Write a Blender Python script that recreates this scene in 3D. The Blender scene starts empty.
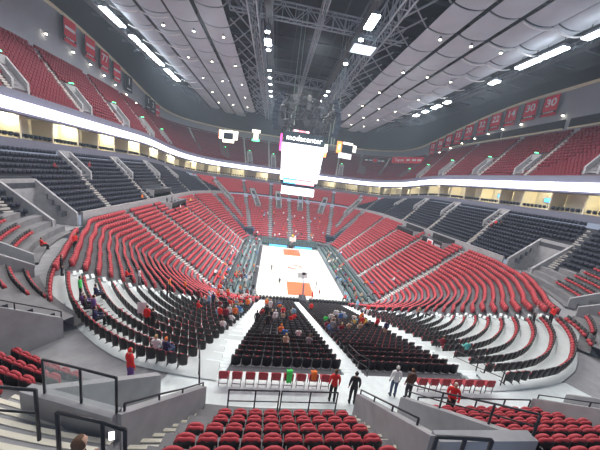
import bpy, math, random
import numpy as np
from mathutils import Vector, Matrix
random.seed(7)
SC = bpy.context.scene
COL = SC.collection
R = math.radians

# ---------------------------------------------------------------- camera
F_PX = 245.63
CAM = Vector((-7.095, -55.77, 21.053))
_y, _p, _r = R(7.154), R(10.645), R(7.635)
FW = Vector((math.sin(_y)*math.cos(_p), math.cos(_y)*math.cos(_p), -math.sin(_p)))
RT0 = Vector((math.cos(_y), -math.sin(_y), 0)); UP0 = RT0.cross(FW)
RT = RT0*math.cos(_r) + UP0*math.sin(_r)
UP = -RT0*math.sin(_r) + UP0*math.cos(_r)
cd = bpy.data.cameras.new('camera'); cam = bpy.data.objects.new('camera', cd); COL.objects.link(cam)
cd.sensor_width = 36; cd.lens = F_PX/600*36; cd.clip_start = .1; cd.clip_end = 500
M = Matrix.Identity(4)
for i in range(3):
    M[i][0] = RT[i]; M[i][1] = UP[i]; M[i][2] = -FW[i]; M[i][3] = CAM[i]
cam.matrix_world = M
SC.camera = cam

# ---------------------------------------------------------------- world, exposure
w = bpy.data.worlds.new('world'); SC.world = w; w.use_nodes = True
w.node_tree.nodes['Background'].inputs[0].default_value = (.62, .72, .95, 1)
w.node_tree.nodes['Background'].inputs[1].default_value = .45
SC.view_settings.view_transform = 'Standard'; SC.view_settings.look = 'None'
SC.view_settings.exposure = 0.2; SC.view_settings.gamma = 1.0
SC.view_settings.use_curve_mapping = False
COURT_W = 20000      # watts of one court flood
FILL_W = 7000       # watts of one added bowl fill spot
SUITE_W = 260
HAZE = .0010         # density of the haze added for the lens veil

# ---------------------------------------------------------------- materials
MATS = {}
def mat(name, col, rough=.6, emit=None, es=0, noise=0, scale=3., spec=.5, metal=0., alpha=None):
    if name in MATS: return MATS[name]
    m = bpy.data.materials.new(name); m.use_nodes = True
    nt = m.node_tree; b = nt.nodes['Principled BSDF']
    b.inputs['Base Color'].default_value = (*col, 1); b.inputs['Roughness'].default_value = rough
    b.inputs['Specular IOR Level'].default_value = spec; b.inputs['Metallic'].default_value = metal
    if emit: b.inputs['Emission Color'].default_value = (*emit, 1); b.inputs['Emission Strength'].default_value = es
    if noise:
        n = nt.nodes.new('ShaderNodeTexNoise'); n.inputs['Scale'].default_value = scale; n.inputs['Detail'].default_value = 5
        tc = nt.nodes.new('ShaderNodeTexCoord'); nt.links.new(tc.outputs['Object'], n.inputs['Vector'])
        cr = nt.nodes.new('ShaderNodeValToRGB')
        cr.color_ramp.elements[0].position = .3; cr.color_ramp.elements[1].position = .7
        cr.color_ramp.elements[0].color = (*[c*(1-noise) for c in col], 1)
        cr.color_ramp.elements[1].color = (*[min(1, c*(1+noise)) for c in col], 1)
        nt.links.new(n.outputs['Fac'], cr.inputs['Fac']); nt.links.new(cr.outputs['Color'], b.inputs['Base Color'])
    if alpha is not None:
        b.inputs['Alpha'].default_value = alpha
    MATS[name] = m
    return m
CONC = mat('concrete', (.33, .335, .35), .8, noise=.12, scale=1.5)
CONCT = mat('near_terrace_concrete', (.19, .19, .20), .85, noise=.15, scale=1.2)  # near upper rows, darker than the wall concrete
CONCD = mat('terrace_concrete', (.17, .17, .185), .85, noise=.15, scale=1.)
TREAD = mat('pale_painted_step', (.78, .86, .86), .45, noise=.06)
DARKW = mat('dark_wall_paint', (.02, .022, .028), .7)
WALLP = mat('grey_wall_paint', (.30, .32, .36), .8, noise=.05, scale=.3)
CREAM = mat('cream_trim', (.75, .68, .50), .6)
FASC = mat('fascia_grey', (.13, .14, .19), .6)
REDF = mat('red_seat_fabric', (.45, .05, .065), .75, noise=.1, scale=6)
BLKP = mat('black_seat_plastic', (.018, .017, .02), .45)
NAVY = mat('navy_seat_fabric', (.014, .019, .038), .7, noise=.2, scale=8)
NAVP = mat('navy_seat_plastic', (.026, .032, .058), .5)
MAROON = mat('maroon_seat_fabric', (.17, .012, .026), .8, noise=.15, scale=.6)
STEEL = mat('black_painted_steel', (.015, .018, .025), .4)
GALV = mat('grey_steel', (.22, .24, .27), .5, metal=.4)
TRUSS = mat('truss_steel', (.36, .40, .44), .6)
ROOF = mat('dark_roof_deck', (.035, .042, .052), .9, noise=.3, scale=.25)
PANEL = mat('acoustic_panel_fabric', (.46, .50, .55), .9, noise=.05, scale=.5)
LED = mat('led_ribbon', (.8, .8, .9), .4, (.80, .78, 1.), 3.2)
LAMPW = mat('floodlight_glow', (1, 1, 1), .4, (.85, .93, 1.), 26)
LAMPS = mat('small_lamp_glow', (1, 1, 1), .4, (1., .90, .70), 18)
GREENL = mat('green_exit_glow', (.1, 1, .4), .4, (.1, 1., .35), 4)
YELL = mat('yellow_plastic', (.8, .7, .05), .5)
SUITEW = mat('suite_wall_paint', (.85, .81, .66), .7, noise=.1, scale=.4)
SCREEN = mat('white_video_screen', (.9, .9, .95), .3, (.93, .93, 1.), 1.5)
SCRB = mat('blue_video_screen', (.1, .5, .9), .3, (.08, .45, .95), 1.1)
SCRR = mat('red_video_screen', (.9, .3, .35), .3, (.95, .25, .35), 1.0)
SCRD = mat('dark_screen', (.02, .03, .05), .2)
SCRO = mat('orange_video_screen', (1, .4, .1), .3, (1., .35, .08), 1.6)
SCRC = mat('warm_white_screen', (1, .95, .8), .3, (1., .95, .8), 2.0)
SCRM = mat('magenta_screen', (1, .1, .5), .3, (1., .08, .45), 1.6)
LETTER = mat('white_lit_letters', (1, 1, 1), .4, (1, 1, 1), 2.0)
BANR = mat('red_banner_cloth', (.62, .03, .06), .8)
BANW = mat('white_banner_print', (.85, .85, .88), .8)
BANB = mat('black_banner_print', (.02, .02, .03), .8)
WOOD = mat('maple_court', (.86, .80, .70), .3, noise=.05, scale=.8)
PAINT = mat('red_court_paint', (.80, .13, .05), .35)
LINEP = mat('court_line', (.25, .05, .05), .5)
TANW = mat('tan_box_floor', (.65, .42, .22), .6)
GLASS = mat('glass', (.75, .85, .85), .08, alpha=.22)
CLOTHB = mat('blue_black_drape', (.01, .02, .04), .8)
SKIN = mat('skin', (.55, .33, .24), .6)
SKIND = mat('dark_skin', (.16, .09, .06), .6)
def cloth(n, c): return mat(n+'_cloth', c, .8)
C_RED = cloth('red', (.75, .03, .03)); C_BLK = cloth('black', (.02, .02, .025)); C_WHT = cloth('white', (.8, .8, .8))
C_GRY = cloth('grey', (.25, .26, .28)); C_BLU = cloth('blue', (.06, .22, .55)); C_LBL = cloth('pale_blue', (.3, .6, .8))
C_GRN = cloth('green', (.08, .8, .15)); C_YEL = cloth('yellow', (.85, .65, .08)); C_ORG = cloth('orange', (.9, .22, .04))
C_NVY = cloth('navy', (.03, .04, .12)); C_TAN = cloth('tan', (.5, .38, .26)); C_PUR = cloth('purple', (.18, .08, .3)); C_TEAL = cloth('teal', (.15, .75, .7))
C_DEN = cloth('denim', (.06, .09, .17))
H_BRN = mat('brown_hair', (.12, .06, .03), .7); H_BLK = mat('black_hair', (.015, .012, .012), .6)
H_BLD = mat('blond_hair', (.55, .38, .18), .7); H_WHT = mat('white_hair', (.7, .68, .64), .7)

# ---------------------------------------------------------------- helpers
class MB:
    def __init__(s): s.v = []; s.f = []; s.m = []; s.mats = []
    def mi(s, m):
        if m not in s.mats: s.mats.append(m)
        return s.mats.index(m)
    def quad(s, a, b, c, d, m):
        n = len(s.v); s.v += [tuple(a), tuple(b), tuple(c), tuple(d)]; s.f.append((n, n+1, n+2, n+3)); s.m.append(s.mi(m))
    def hexa(s, p, m):            # 8 points: bottom 4 ccw, top 4 ccw
        n = len(s.v); s.v += [tuple(q) for q in p]; k = s.mi(m)
        for f in ((3, 2, 1, 0), (4, 5, 6, 7), (0, 1, 5, 4), (1, 2, 6, 5), (2, 3, 7, 6), (3, 0, 4, 7)):
            s.f.append(tuple(n+i for i in f)); s.m.append(k)
    def box(s, x0, x1, y0, y1, z0, z1, m):
        s.hexa([(x0, y0, z0), (x1, y0, z0), (x1, y1, z0), (x0, y1, z0), (x0, y0, z1), (x1, y0, z1), (x1, y1, z1), (x0, y1, z1)], m)
    def bar(s, a, b, wd, m, ht=None):   # square bar between two points
        a = Vector(a); b = Vector(b); d = (b-a)
        if d.length < 1e-6: return
        d.normalize(); ht = ht or wd
        u = d.cross(Vector((0, 0, 1)))
        if u.length < .01: u = Vector((1, 0, 0))
        u.normalize(); v = u.cross(d); u *= wd/2; v *= ht/2
        s.hexa([a-u-v, a+u-v, a+u+v, a-u+v, b-u-v, b+u-v, b+u+v, b-u+v], m)
    def tube(s, pts, r, m, n=8):
        pts = [Vector(p) for p in pts]; base = len(s.v); k = s.mi(m); L = len(pts)
        for i, p in enumerate(pts):
            d = (pts[min(i+1, L-1)]-pts[max(i-1, 0)]).normalized()
            u = d.cross(Vector((0, 0, 1)))
            if u.length < .05: u = Vector((1, 0, 0))
            u.normalize(); v = u.cross(d)
            for j in range(n):
                a = 2*math.pi*j/n; s.v.append(tuple(p+u*(r*math.cos(a))+v*(r*math.sin(a))))
        for i in range(L-1):
            for j in range(n):
                s.f.append((base+i*n+j, base+i*n+(j+1) % n, base+(i+1)*n+(j+1) % n, base+(i+1)*n+j)); s.m.append(k)
        s.f.append(tuple(base+j for j in range(n))[::-1]); s.m.append(k)
        s.f.append(tuple(base+(L-1)*n+j for j in range(n))); s.m.append(k)
    def lathe(s, prof, m, n=12, c=(0, 0, 0), axis='z'):
        base = len(s.v); k = s.mi(m)
        for (r, z) in prof:
            for j in range(n):
                a = 2*math.pi*j/n
                s.v.append((c[0]+r*math.cos(a), c[1]+r*math.sin(a), c[2]+z))
        for i in range(len(prof)-1):
            for j in range(n):
                s.f.append((base+i*n+j, base+i*n+(j+1) % n, base+(i+1)*n+(j+1) % n, base+(i+1)*n+j)); s.m.append(k)
        s.f.append(tuple(base+j for j in range(n))[::-1]); s.m.append(k)
        s.f.append(tuple(base+(len(prof)-1)*n+j for j in range(n))); s.m.append(k)
    def wall(s, a, b, zb0, zb1, zt0, zt1, th, m):    # vertical slab a->b in plan
        a = Vector((a[0], a[1], 0)); b = Vector((b[0], b[1], 0)); d = (b-a).normalized(); u = Vector((-d.y, d.x, 0))*(th/2)
        P = lambda p, z: (p.x, p.y, z)
        s.hexa([P(a-u, zb0), P(b-u, zb1), P(b+u, zb1), P(a+u, zb0), P(a-u, zt0), P(b-u, zt1), P(b+u, zt1), P(a+u, zt0)], m)
    def grid(s, rows, m, close=False):
        base = len(s.v); k = s.mi(m); nr = len(rows); nc = len(rows[0])
        for r in rows: s.v += [tuple(p) for p in r]
        for i in range(nr-1):
            for j in range(nc-1 if not close else nc):
                j2 = (j+1) % nc
                s.f.append((base+i*nc+j, base+i*nc+j2, base+(i+1)*nc+j2, base+(i+1)*nc+j)); s.m.append(k)
    def build(s, name, parent=None, smooth=False, loc=None):
        me = bpy.data.meshes.new(name)
        if loc is not None:
            s.v = [(a-loc[0], b-loc[1], c-loc[2]) for a, b, c in s.v]
        me.from_pydata(s.v, [], s.f)
        for m in s.mats: me.materials.append(m)
        me.polygons.foreach_set('material_index', s.m)
        if smooth: me.polygons.foreach_set('use_smooth', [True]*len(s.f))
        me.update()
        o = bpy.data.objects.new(name, me); COL.objects.link(o)
        if loc is not None and parent is None: o.location = loc
        if parent: o.parent = parent
        return o
def tag(o, label=None, cat=None, group=None, kind=None):
    if label: o['label'] = label
    if cat: o['category'] = cat
    if group: o['group'] = group
    if kind: o['kind'] = kind
    return o
def empty(name, loc=(0, 0, 0), rz=0, label=None, cat=None, group=None):
    o = bpy.data.objects.new(name, None); COL.objects.link(o); o.location = loc; o.rotation_euler = (0, 0, rz)
    return tag(o, label, cat, group)
def struct(mb, name): return tag(mb.build(name), kind='structure')
def copy_tree(o, parent=None):
    c = o.copy(); COL.objects.link(c)
    if parent: c.parent = parent
    for ch in o.children: copy_tree(ch, c)
    return c
ONES = ['', 'first', 'second', 'third', 'fourth', 'fifth', 'sixth', 'seventh', 'eighth', 'ninth', 'tenth', 'eleventh', 'twelfth', 'thirteenth', 'fourteenth', 'fifteenth', 'sixteenth', 'seventeenth', 'eighteenth', 'nineteenth']
TENS = {2: 'twent', 3: 'thirt', 4: 'fort', 5: 'fift', 6: 'sixt', 7: 'sevent', 8: 'eight', 9: 'ninet'}
def ordinal(n):
    if n < 20: return ONES[n]
    if n < 100: return TENS[n//10]+('ieth' if n % 10 == 0 else 'y-'+ONES[n % 10])
    return 'hundred and '+ordinal(n-100) if n > 100 else 'hundredth'
def px(P):
    d = Vector(P)-CAM; z = d.dot(FW)
    if z <= .1: return (-999, -999, z)
    return (300+F_PX*d.dot(RT)/z, 225-F_PX*d.dot(UP)/z, z)
def text_mesh(txt, size, depth, m, name, parent=None, mw=None, bold=0.0):
    cu = bpy.data.curves.new(name, 'FONT'); cu.body = txt; cu.size = size; cu.extrude = depth; cu.offset = bold
    cu.align_x = 'CENTER'; cu.align_y = 'CENTER'
    t = bpy.data.objects.new(name, cu); COL.objects.link(t)
    dg = bpy.context.evaluated_depsgraph_get(); me = bpy.data.meshes.new_from_object(t.evaluated_get(dg))
    me.materials.clear(); me.materials.append(m)
    bpy.data.objects.remove(t); bpy.data.curves.remove(cu)
    o = bpy.data.objects.new(name, me); COL.objects.link(o)
    if parent: o.parent = parent
    if mw is not None: o.matrix_local = mw
    return o

# ---------------------------------------------------------------- plan geometry of the bowl
def ring(a, bN, bF, rN, rF, n=30):
    """closed loop starting at near centre, counter-clockwise seen from above (x+, then far, then x-)."""
    P = []
    def arc(cx, cy, r, t0, t1):
        for i in range(n+1):
            t = R(t0+(t1-t0)*i/n); P.append((cx+r*math.cos(t), cy+r*math.sin(t)))
    for k in range(12): P.append(((a-rN)*k/12, -bN))
    arc(a-rN, -bN+rN, rN, -90, 0)
    for k in range(1, 40): P.append((a, (-bN+rN)+(bF-rF+bN-rN)*k/40))
    arc(a-rF, bF-rF, rF, 0, 90)
    P.append((0, bF))
    arc(-a+rF, bF-rF, rF, 90, 180)
    for k in range(1, 40): P.append((-a, (bF-rF)+(-bN+rN-bF+rF)*k/40))
    arc(-a+rN, -bN+rN, rN, 180, 270)
    for k in range(1, 13): P.append(((-a+rN)*(1-k/12), -bN))
    return P
def w_lim(x, y):
    a = math.degrees(math.atan2(-(y+18.5), abs(x)-6))
    T = ((12, -2.0), (28, -3.0), (38, -2.8), (45, -2.1), (52, -1.4), (59, -.6), (63, -.1), (68, .4), (74, .9), (90, .9)) if x < 0 else ((15, -1.2), (30, -2.8), (44, -3.4), (50, -2.7), (56, -1.5), (62, -.7), (67, -.2), (72, .3), (78, .7), (90, .9))
    for (a0, w0), (a1, w1) in zip(T[:-1], T[1:]):
        if a <= a1: return w0+(w1-w0)*max(0, (a-a0)/(a1-a0))
    return T[-1][1]
def low_ring(t):
    P = []
    for x, y in ring(14+18*t, 18.5+26*t, 22+26*t, 4+22*t, 6+20*t):
        if y < -14.5-4*t+.01:
            sx = 1 if x > 0 else -1
            if abs(x) > 6:
                d = math.hypot(abs(x)-6, y+18.5*t); a = math.degrees(math.atan2(-(y+18.5), abs(x)-6)) if y < -18.5 else 0
                dw = w_lim(x if x else 1, y)*t*sstep(0, 14, a) if y < -18.5 else 0
                ux, uy = (abs(x)-6)/max(.1, math.hypot(abs(x)-6, y+18.5)), (y+18.5)/max(.1, math.hypot(abs(x)-6, y+18.5))
                x, y = sx*(abs(x)+ux*dw), y+uy*dw
            else: y -= .9*t*(abs(x)/6)
        P.append((x, y))
    return P
def low_z(t): return 1+10*t
def sstep(a, b, x):
    t = max(0, min(1, (x-a)/(b-a))); return t*t*(3-2*t)
def drop(y): return -3.0*sstep(12, 52, y)         # upper tiers dip towards the far end
def club_ring(s): return ring(33+8.5*s, 70, 49.5+8.5*s, 12, 27+3*s)
def club_z(s, y): return 12.2+7.2*s+drop(y)*s
def up_ring(s): return ring(42.5+9.5*s, 72, 56+13.5*s, 12, 30-4*s)
def up_z(s, y): return 27.2+10*s+drop(y)*(1-.5*s)
def walk(P, step, start=.3):
    """points every step metres along polyline, with the inward normal."""
    out = []; acc = -start
    for (x0, y0), (x1, y1) in zip(P[:-1], P[1:]):
        L = math.hypot(x1-x0, y1-y0)
        if L < 1e-6: continue
        dx, dy = (x1-x0)/L, (y1-y0)/L
        pos = -acc
        while pos <= L:
            if pos >= 0: out.append((x0+dx*pos, y0+dy*pos, -dy, dx))
            pos += step
        acc = L-(pos-step)
    return out

N_LOW = 22; N_CLUB = 12; N_UP = 16
# aisles: (x_in, y_in, x_out, y_out)
AIS_LOW_L = [(-9.5, -25.0, -22.6, -35.3), (-14, -17.5, -32, -10.2), (-14, -7, -32, -1.2), (-14, 4.5, -32, 11.5), (-14, 14, -32, 25)]
AIS_LOW_R = [(9.0, -23.0, 20.6, -37.0), (14, -16.5, 32, -12.2), (14, -5, 32, 0.5), (14, 5, 32, 12), (14, 14, 32, 25)]
AIS_FAR = [(0, 22, 0, 60), (-6.5, 22, -8.5, 60), (6.5, 22, 8.5, 60), (-13, 24, -21, 58), (13, 24, 21, 58), (-17, 30, -33, 52), (17, 30, 33, 52), (-18.3, 27, -37, 43), (18.3, 27, 37, 43)]
AIS_CORN = [(-6.7, -20.5, -9.2, -44.6), (6.2, -20.5, 6.2, -44.6)]
AIS_CLUB_L = [(-33, y-1.5, -41.5, y+.5) for y in (-26, -11.5, 1.5, 14, 27, 40)]
AIS_CLUB_R = [(33, y-1.5, 41.5, y+.5) for y in (-24.5, -9.5, 4, 17, 30)]
AIS_UP_L = [(-42.5, y, -52, y+2) for y in (-17, -4.6, 7.8, 20.5, 33)]
AIS_UP_R = [(42.5, y, 52, y+.5) for y in (-22, -9.8, 1.6, 15, 27, 39)]
AIS_UP_F = [(x, 55, x*1.18, 69) for x in (-30, -20, -10, 0, 10, 20, 30)]+[(-37, 49, -45, 58), (37, 49, 45, 58)]
def segdist(x, y, s):
    x0, y0, x1, y1 = s; dx, dy = x1-x0, y1-y0; t = max(0, min(1, ((x-x0)*dx+(y-y0)*dy)/(dx*dx+dy*dy)))
    return math.hypot(x-x0-t*dx, y-y0-t*dy)
def in_aisle(x, y, lst, w=.8): return any(segdist(x, y, s) < w for s in lst)

# seat templates (local: +Y faces the court, origin on the floor)
def bx(x0, x1, y0, y1, z0, z1, tx=0, ty=0):
    return [(x0, y0, z0), (x1, y0, z0), (x1, y1, z0), (x0, y1, z0), (x0+tx, y0+ty, z1), (x1-tx, y0+ty, z1), (x1-tx, y1+ty, z1), (x0+tx, y1+ty, z1)]
HF = [(3, 2, 1, 0), (4, 5, 6, 7), (0, 1, 5, 4), (1, 2, 6, 5), (2, 3, 7, 6), (3, 0, 4, 7)]
def template(parts):
    v = []; f = []; m = []
    for p, k in parts:
        n = len(v); v += p
        for q in HF: f.append([n+i for i in q]); m.append(k)
    return np.array(v, float), np.array(f), np.array(m)
T_LOW = template([(bx(-.25, .25, -.29, -.22, .28, .90, .03, -.06), 0), (bx(-.24, .24, -.22, .04, .30, .88, .03, -.10), 1)])
T_END = template([(bx(-.25, .25, -.29, -.22, .28, .88, .03, -.05), 0), (bx(-.22, .22, -.22, -.06, .40, .62, .03, -.05), 1)])
T_CLUB = template([(bx(-.25, .25, -.27, -.21, .28, .84, .03, -.05), 0), (bx(-.24, .24, -.21, .0, .40, .86, .04, -.05), 1)])
T_UP = template([(bx(-.24, .24, -.24, .02, .36, .84, .03, -.04), 0)])
def scatter(name, T, seats, mats, label, cat, group=None):
    v, f, m = T; n = len(seats)
    if not n: return
    S = np.array([(x, y, z, nx, ny) for (x, y, z, nx, ny) in seats])
    # local x axis = (ny,-nx), local y = (nx,ny)
    X = S[:, 0, None]+v[None, :, 0]*S[:, 4, None]+v[None, :, 1]*S[:, 3, None]
    Y = S[:, 1, None]-v[None, :, 0]*S[:, 3, None]+v[None, :, 1]*S[:, 4, None]
    Z = S[:, 2, None]+v[None, :, 2]+0*X
    V = np.stack([X, Y, Z], -1).reshape(-1, 3)
    Fc = (f[None]+(np.arange(n)*len(v))[:, None, None]).reshape(-1, 4)
    me = bpy.data.meshes.new(name); me.vertices.add(len(V)); me.vertices.foreach_set('co', V.ravel())
    me.loops.add(Fc.size); me.loops.foreach_set('vertex_index', Fc.ravel().astype(np.int32))
    me.polygons.add(len(Fc)); me.polygons.foreach_set('loop_start', np.arange(len(Fc), dtype=np.int32)*4)
    for q in mats: me.materials.append(q)
    me.polygons.foreach_set('material_index', np.tile(m, n).astype(np.int32))
    me.update(calc_edges=True); me.validate()
    o = bpy.data.objects.new(name, me); COL.objects.link(o)
    return tag(o, label, cat, group, 'stuff')

# ================================================================ SETTING
# terraces between successive rings
def terrace(rings, zf, keep, mb, m, top=None):
    """rings: list of polylines (inner->outer); step i occupies ring i..i+1 at height zf(i,y)"""
    k = len(rings)-1
    for i in range(k):
        A = rings[i]; B = rings[i+1]
        for j in range(len(A)-1):
            a0, a1, b0, b1 = A[j], A[j+1], B[j], B[j+1]
            c = ((a0[0]+a1[0]+b0[0]+b1[0])/4, (a0[1]+a1[1]+b0[1]+b1[1])/4)
            if not keep(i, *c): continue
            z = lambda p, q: zf(q, p[1])
            A0 = (a0[0], a0[1], z(a0, i)); A1 = (a1[0], a1[1], z(a1, i)); B0 = (b0[0], b0[1], z(b0, i)); B1 = (b1[0], b1[1], z(b1, i))
            mb.quad(A0, B0, B1, A1, m)
            mb.quad(A1, (a1[0], a1[1], z(a1, i-1)-.02), (a0[0], a0[1], z(a0, i-1)-.02), A0, m)
# ---- lower bowl
def corner_w(x, y):
    ax = abs(x)
    if y > -18.5: return ax-32
    if ax < 6: return -y-44.5
    return math.hypot(ax-6, y+18.5)-26
def x_in(x, y):      # |x| of the stairs between end blocks and corners
    return 6.2 if x > 0 else 6.7+2.5*(-y-20.5)/24
def low_keep(i, x, y):
    t = (i+.5)/N_LOW
    if y < -19 and abs(x) < x_in(x, y)-.3: return False
    if i >= N_LOW and y > -25: return False
    if y < -25 and abs(x) > 6 and corner_w(x, y) > w_lim(x, y)+.5: return False
    return True
rings = [low_ring(i/N_LOW) for i in range(N_LOW+2)]
lowz = lambda i, y: min(11.1, low_z(i/(N_LOW-1)))
mb = MB()
CTREAD = mat('corner_painted_concrete', (.62, .68, .68), .5, noise=.08, scale=.7)
def past_break(x, y): return y < (-25-.786*(-x-9.5) if x < 0 else -23-1.207*(x-9))
def keep_corner(i, x, y): return low_keep(i, x, y) and past_break(x, y)
def keep_side(i, x, y): return low_keep(i, x, y) and not past_break(x, y)
terrace(rings, lowz, keep_side, mb, CONCD)
struct(mb, 'seating_terrace')
mb = MB(); terrace(rings, lowz, keep_corner, mb, CTREAD); struct(mb, 'corner_terrace')
# straight end blocks: 30 rows
N_END = 30
def end_y(i): return -18.6-i*(26/N_END)
def end_z(i): return .9+i*(9.6/(N_END-1))
mb = MB()
for i in range(N_END):
    y0, y1 = end_y(i), end_y(i+1); x0 = 6.5; xl_ = -x_in(-1, y0)-.3
    mb.quad((xl_, y0, end_z(i)), (xl_, y1, end_z(i)), (x0, y1, end_z(i)), (x0, y0, end_z(i)), CONCD)
    zz = end_z(i-1)-.02 if i else 0
    mb.quad((xl_, y0, zz), (xl_, y0, end_z(i)), (x0, y0, end_z(i)), (x0, y0, zz), CONCD)
struct(mb, 'end_terrace')
# cross walkway behind (level 11) + near upper terraces
mb = MB()
def wring(w, n=40, x_side=True):
    P = []
    for k in range(n+1):
        t = -90+90*k/n
        P.append((6+(26+w)*math.cos(R(t)), -18.5+(26+w)*math.sin(R(t))))
    Q = [(0, -44.5-w)]+P
    return [(-x, y) for x, y in Q[::-1]]+Q[1:]
WALK_Z = 10.95
A = wring(-4.2); B = wring(8)
A = [(x, y) if abs(x) > 12.5 else (x, -44.6) for x, y in A]
mb.quad
for j in range(len(A)-1):
    if A[j][1] > -24.5 or A[j+1][1] > -24.5: continue
    if abs(A[j][0]) < 11.5:
        mb.quad((*A[j], WALK_Z), (*B[j], WALK_Z), (*B[j+1], WALK_Z), (*A[j+1], WALK_Z), TREAD)
    else:
        def lim(P): 
            f = (26+w_lim(*P)-.1)/(26+corner_w(*P)); s = 6 if P[0] > 0 else -6
            return (s+(P[0]-s)*f, -18.5+(P[1]+18.5)*f)
        a0, a1 = lim(A[j]), lim(A[j+1])
        mb.quad((*a0, 6), (*a0, WALK_Z), (*a1, WALK_Z), (*a1, 6), CONC)
        mb.quad((*a0, WALK_Z), (*B[j], WALK_Z), (*B[j+1], WALK_Z), (*a1, WALK_Z), CONC)
struct(mb, 'cross_walkway')
N_OUT = 9; OUT_P = .82; OUT_R = .64
def out_w(i): return 2.75+OUT_P*i
def out_z(i): return 11.15+OUT_R*i
# vomitories on the near side (plan angle range around (+-6,-18.5), or x range)
def vom_at(x, y):
    ax = abs(x)
    if y > -18.5: return None
    return None
mb = MB()
def out_keep(x, y, i=0):
    # openings of the vomitories
    if -2.55 < x < -.15: return False
    a = math.degrees(math.atan2(-(y+18.5), abs(x)-6)) if abs(x) > 6 else 90
    if x < 0 and 78 < a < 84.5 and x < -8.6: return False
    if x < 0 and x > -8.6-.33*(-46.6-y): return True
    if x > 0 and 6.7 < x < 8.9: return False
    if 37.5 < a < 44: return False
    if a < 64 and abs(x) > 33.6: return False
    return True
CORN_W = -3.0         # the corner sections start further in
for i, inner in [(i, False) for i in range(N_OUT)]+[(i, True) for i in range(N_OUT+4)]:
    sh = CORN_W if inner else 0
    A = wring(out_w(i)-.45+sh, 90); B = wring(out_w(i+1)-.45+sh, 90)
    # densify the straight piece
    for j in range(len(A)-1):
        segs = 1
        L = math.dist(A[j], A[j+1])
        segs = max(1, int(L/.45))
        for q in range(segs):
            f0, f1 = q/segs, (q+1)/segs
            lerp = lambda P, f: (P[j][0]+(P[j+1][0]-P[j][0])*f, P[j][1]+(P[j+1][1]-P[j][1])*f)
            a0, a1, b0, b1 = lerp(A, f0), lerp(A, f1), lerp(B, f0), lerp(B, f1)
            c = ((a0[0]+b1[0])/2, (a0[1]+b1[1])/2)
            if c[1] > -24 or not out_keep(*c): continue
            ang = math.degrees(math.atan2(-(c[1]+18.5), abs(c[0])-6)) if abs(c[0]) > 6 else 90
            if inner != (ang < 64.2): continue
            z = out_z(i); zb = out_z(i-1) if i else WALK_Z
            mb.quad((*a0, z), (*b0, z), (*b1, z), (*a1, z), CONCT)
            mb.quad((*a0, zb), (*a0, z), (*a1, z), (*a1, zb), CONCT)
struct(mb, 'upper_row_terrace')

# ---- club tier (dark seats) and far-end upper rows
def in_v1(x, y): return -24.9 < y < -20.6 and abs(x) < 37.2
rings = [club_ring(i/N_CLUB) for i in range(N_CLUB+1)]
clubz = lambda i, y: club_z(max(i, 0)/(N_CLUB-1), y)
mb = MB(); terrace(rings, clubz, lambda i, x, y: y > -36 and not in_v1(x, y), mb, mat('club_terrace_concrete', (.07, .075, .09), .95, noise=.12, spec=.1)); struct(mb, 'club_terrace')
# parapet wall between the lower bowl and the club tier
def ring_wall(mb, P, z0f, z1f, th, m, keep=lambda x, y: True):
    for (x0, y0), (x1, y1) in zip(P[:-1], P[1:]):
        if not keep((x0+x1)/2, (y0+y1)/2): continue
        if math.hypot(x1-x0, y1-y0) < 1e-4: continue
        mb.wall((x0, y0), (x1, y1), z0f(y0), z0f(y1), z1f(y0), z1f(y1), th, m)
def dens(P, step=2.):
    out = [P[0]]
    for a, b in zip(P[:-1], P[1:]):
        n = max(1, int(math.dist(a, b)/step))
        for k in range(1, n+1): out.append((a[0]+(b[0]-a[0])*k/n, a[1]+(b[1]-a[1])*k/n))
    return out
mb = MB()
ring_wall(mb, dens(ring(32.5, 70, 48.8, 12, 26.5)), lambda y: 9.5, lambda y: 12.75, .25, CONC, lambda x, y: -20.4 < y < 40)
struct(mb, 'wall_club_parapet')
# fascia under the suites, ribbon board, suites
def gt(yc): return lambda x, y: y > yc
mb = MB(); P = dens(ring(42, 72, 58.5, 12, 30))
ring_wall(mb, P, lambda y: 20.2+drop(y), lambda y: 21.35+drop(y), .3, FASC, gt(-40))
struct(mb, 'trim_suite_fascia')
mb = MB()
ring_wall(mb, dens(ring(42.1, 72, 56.1, 12, 30)), lambda y: 26.3+drop(y), lambda y: 27.5+drop(y), .15, FASC, gt(-40))
ring_wall(mb, dens(ring(42.1, 72, 56.1, 12, 30)), lambda y: 24.4+drop(y), lambda y: 24.9+drop(y), .15, FASC, gt(-40))
struct(mb, 'trim_upper_fascia')
mb = MB()
ring_wall(mb, dens(ring(41.8, 72, 55.6, 12, 30)), lambda y: 24.9+drop(y), lambda y: 26.3+drop(y), .25, LED, gt(-40))
tag(mb.build('ribbon_board'), 'long glowing white LED ribbon board wrapping around the front of the upper deck', 'display')
# suite shell: floor, back wall, soffit
mb = MB()
A = dens(ring(42, 72, 58.5, 12, 30)); B = dens(ring(46.5, 72, 62.5, 12, 30)); 
def strip(mb, A, B, zf, m, keep):
    n = min(len(A), len(B))
    for j in range(n-1):
        if keep(*A[j]) and keep(*A[j+1]):
            mb.quad((*A[j], zf(A[j][1])), (*B[j], zf(B[j][1])), (*B[j+1], zf(B[j+1][1])), (*A[j+1], zf(A[j+1][1])), m)
A0 = ring(41.7, 72, 55.7, 12, 30); B0 = ring(46.5, 72, 62.5, 12, 30); C0 = ring(42, 72, 58.5, 12, 30)
strip(mb, C0, B0, lambda y: 21.3+drop(y), CONCD, gt(-45))
strip(mb, A0, B0, lambda y: 24.6+drop(y), SUITEW, gt(-45))
struct(mb, 'floor_suites')
mb = MB()
ring_wall(mb, dens(ring(46.5, 72, 62.5, 12, 30)), lambda y: 21.3+drop(y), lambda y: 24.6+drop(y), .2, SUITEW, gt(-45))
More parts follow.
